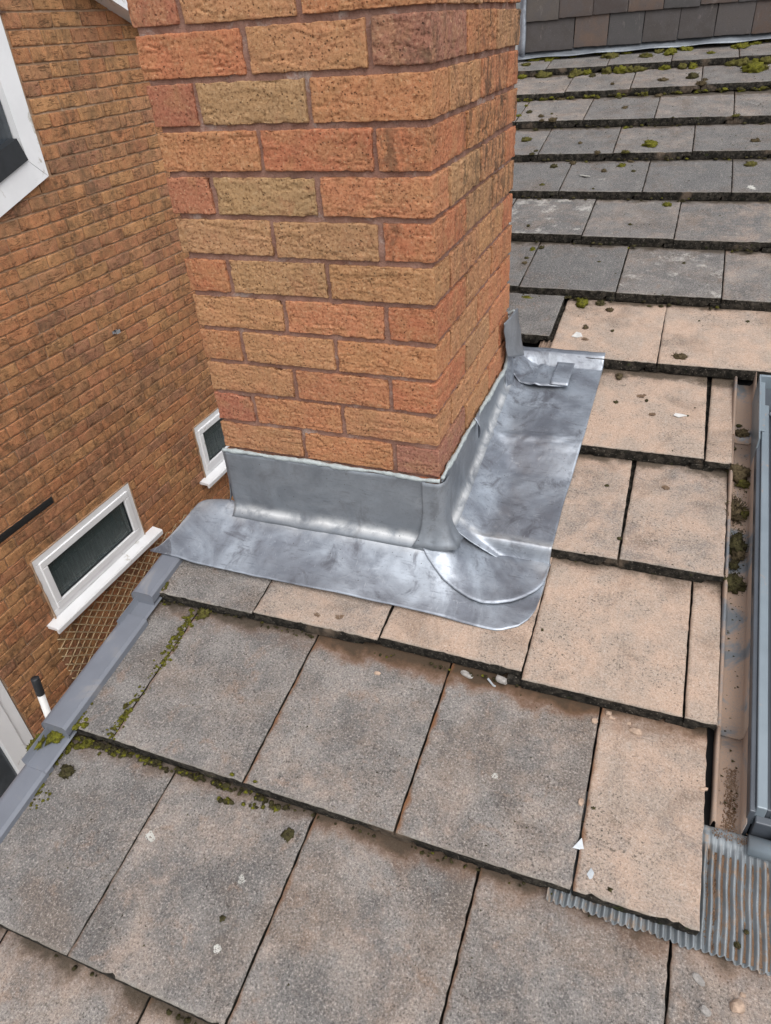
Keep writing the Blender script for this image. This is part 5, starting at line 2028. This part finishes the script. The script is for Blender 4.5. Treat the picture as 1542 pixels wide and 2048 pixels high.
def lichen(x, y, r, mat, label, squash=1.0, group=None):
    sd = x * 31 + y * 17
    rs = np.random.default_rng(int(abs(sd) * 1000) % 9973)
    parts = []
    for q in range(70 if r > .006 else 40):
        a, t = rs.uniform(0, 2 * math.pi), math.sqrt(rs.uniform(0, 1))
        R = r * (1 + .3 * float(perlin(np.array([[math.cos(a) * 1.7, math.sin(a) * 1.7, sd]]))[0]))
        c = np.array([R * t * math.cos(a), R * t * math.sin(a) * squash, 0])
        k = rs.uniform(.06, .22) * r
        n = 7
        ring = [c + np.array([k * rs.uniform(.6, 1.3) * math.cos(b), k * rs.uniform(.6, 1.3) * math.sin(b), .0009]) for b in np.linspace(0, 2 * math.pi, n, endpoint=False)]
        low = [p * np.array([1, 1, 0]) + np.array([0, 0, -.0015]) for p in ring]
        parts.append((np.array([c + np.array([0, 0, .0012])] + ring + low), [(0, 1 + i, 1 + (i + 1) % n) for i in range(n)] + [(1 + i, 1 + n + i, 1 + n + (i + 1) % n, 1 + (i + 1) % n) for i in range(n)]))
    V, F = join_vf(parts)
    o = link('lichen', to_mesh('lichen', V, F, False), None, M[mat])
    o.location = (x, y, float(surf(x, y)) + .0002)
    o.rotation_euler = (TILT, 0, sd)
    return tag(o, label, 'lichen', group)


lichen(.376, .663, .0115, 'lichen_brown', 'large round brown lichen disc on the pinkish tile beside the lead')
lichen(.411, .582, .0085, 'lichen_brown', 'smaller brown lichen disc below the large one beside the lead')
lichen(.469, .338, .0085, 'lichen_brown', 'single brown lichen disc on the tile below, left of the gutter')
lichen(.192, .878, .011, 'lichen_brown', 'brown lichen disc beside a white flake on the sandy pink tile')
lichen(.633, 1.841, .019, 'lichen_white', 'cream white lichen disc on a grey tile at the right edge')
lichen(-.351, -.72, .0105, 'lichen_white', 'white lichen disc highest of those on the lower left tiles')
lichen(-.146, -.734, .0075, 'lichen_white', 'small crisp white lichen disc near a joint on the lower tiles')
lichen(-.132, -.842, .0065, 'lichen_white', 'faint white lichen disc lowest on the lower left tiles')
lichen(.239, -.444, .006, 'lichen_white', 'tiny white lichen disc in the middle of a tile below the lead')
lichen(.016, 1.965, .026, 'lichen_white', 'wide pale lichen patch on a grey tile beside the stack', .7)
lichen(-.225, -.214, .007, 'lichen_brown', 'left of two rusty lichen spots just below the front lead')
lichen(-.174, -.204, .009, 'lichen_brown', 'right of two rusty lichen spots just below the front lead')


def chip(x, y, sx, sy, sz_, mat, label, name='stone_chip', cat='stone', rot=0.0, dz=0.0, rough=.3):
    V, F = ico(2)
    D = V.copy()
    V = np.sign(V) * np.abs(V) ** .7
    V = V * (1 + rough * perlin(D * 1.7, x * 40 + y * 9))[:, None] * np.array([sx, sy, sz_])
    o = link(name, to_mesh(name, V, F, False), None, M[mat])
    o.location = (x, y, float(surf(x, y)) + sz_ * .6 + dz)
    o.rotation_euler = (TILT, 0, rot)
    return tag(o, label, cat)


def shard(x, y, poly, mat, label, name='lead_offcut', cat='offcut', tilt=(0.1, 0.1), t=.0015, dz=.001):
    n = len(poly)
    V = [(a, b, 0) for a, b in poly] + [(a, b, t) for a, b in poly]
    F = [tuple(range(n - 1, -1, -1)), tuple(range(n, 2 * n))] + [(i, (i + 1) % n, n + (i + 1) % n, n + i) for i in range(n)]
    o = link(name, to_mesh(name, V, F, False), None, M[mat])
    o.location = (x, y, float(surf(x, y)) + dz)
    o.rotation_euler = (TILT + tilt[0], tilt[1], 0)
    return tag(o, label, cat)


shard(.402, -.520, [(-.009, -.008), (.010, -.006), (.002, .012)], 'scrap', 'bright triangular lead offcut lying across a tile joint', tilt=(.5, .1), dz=.003)
shard(.426, -.560, [(-.005, -.002), (.004, -.012), (.006, .004), (.000, .010)], 'scrap', 'small bright lead offcut below the triangular one')
shard(.484, .586, [(-.020, -.004), (-.006, -.008), (.006, .0), (.016, .004), (.004, .007), (-.016, .006)], 'flake', 'white flake on the pinkish tile beside the lead', 'white_flake', 'flake')
shard(.166, .892, [(-.018, -.010), (-.002, -.012), (.014, -.002), (.006, .014), (-.008, .016), (-.012, .004)], 'flake', 'white flake on the first sandy pink tile behind the lead', 'white_flake', 'flake')
shard(.188, -.258, [(-.014, .006), (.002, -.003), (.016, -.003), (.015, .0), (.002, .001), (-.012, .010)], 'scrap', 'thin curled silver strip below the lead on the tile joint', tilt=(.1, .3))
chip(.132, -.250, .014, .006, .004, 'stone_grey', 'grey mortar lump under the tile edge below the lead', 'mortar_lump', 'mortar', -.3)
chip(.205, -.250, .012, .007, .008, 'stone_grey', 'pale mortar plug at the tile joint below the lead corner', 'mortar_lump', 'mortar', -.2, .006)
chip(.470, -.284, .012, .007, .004, 'stone', 'largest flat sandy stone chip below the tile edge by the gutter', rot=-.2)
chip(.418, -.260, .006, .005, .004, 'stone', 'upper of two sandy chips at the joint below the sandy tile edge')
chip(.425, -.267, .006, .004, .003, 'stone', 'lower of two sandy chips at the joint below the sandy tile edge')
chip(.456, -.270, .004, .003, .002, 'stone', 'tiny sandy chip above the largest flat chip')
chip(.395, -.283, .006, .005, .004, 'stone', 'sandy chip left of the joint below the sandy tile edge', rot=.6)
chip(.394, -.446, .0045, .0065, .003, 'stone', 'oval pink pebble left of the joint halfway down the tile')
chip(-.051, -.297, .007, .004, .003, 'stone', 'small sandy chip at the head of a lower tile below the front lead')
chip(.592, -.362, .008, .003, .003, 'stone', 'thin sandy chip at the right edge of the tile beside the gutter', rot=.4)
chip(.601, -.643, .010, .0055, .003, 'stone_grey', 'smooth oval grey stone under the pleated apron', rot=-.7)
chip(.612, -.681, .008, .0055, .004, 'stone_grey', 'grey stone chip at the bottom of the photo', rot=-.4)
chip(.655, -.661, .010, .009, .006, 'stone', 'angular orange stone chip at the lower right', rot=.5)
chip(.662, -.643, .004, .003, .002, 'stone', 'tiny sandy chip just above the orange stone chip')
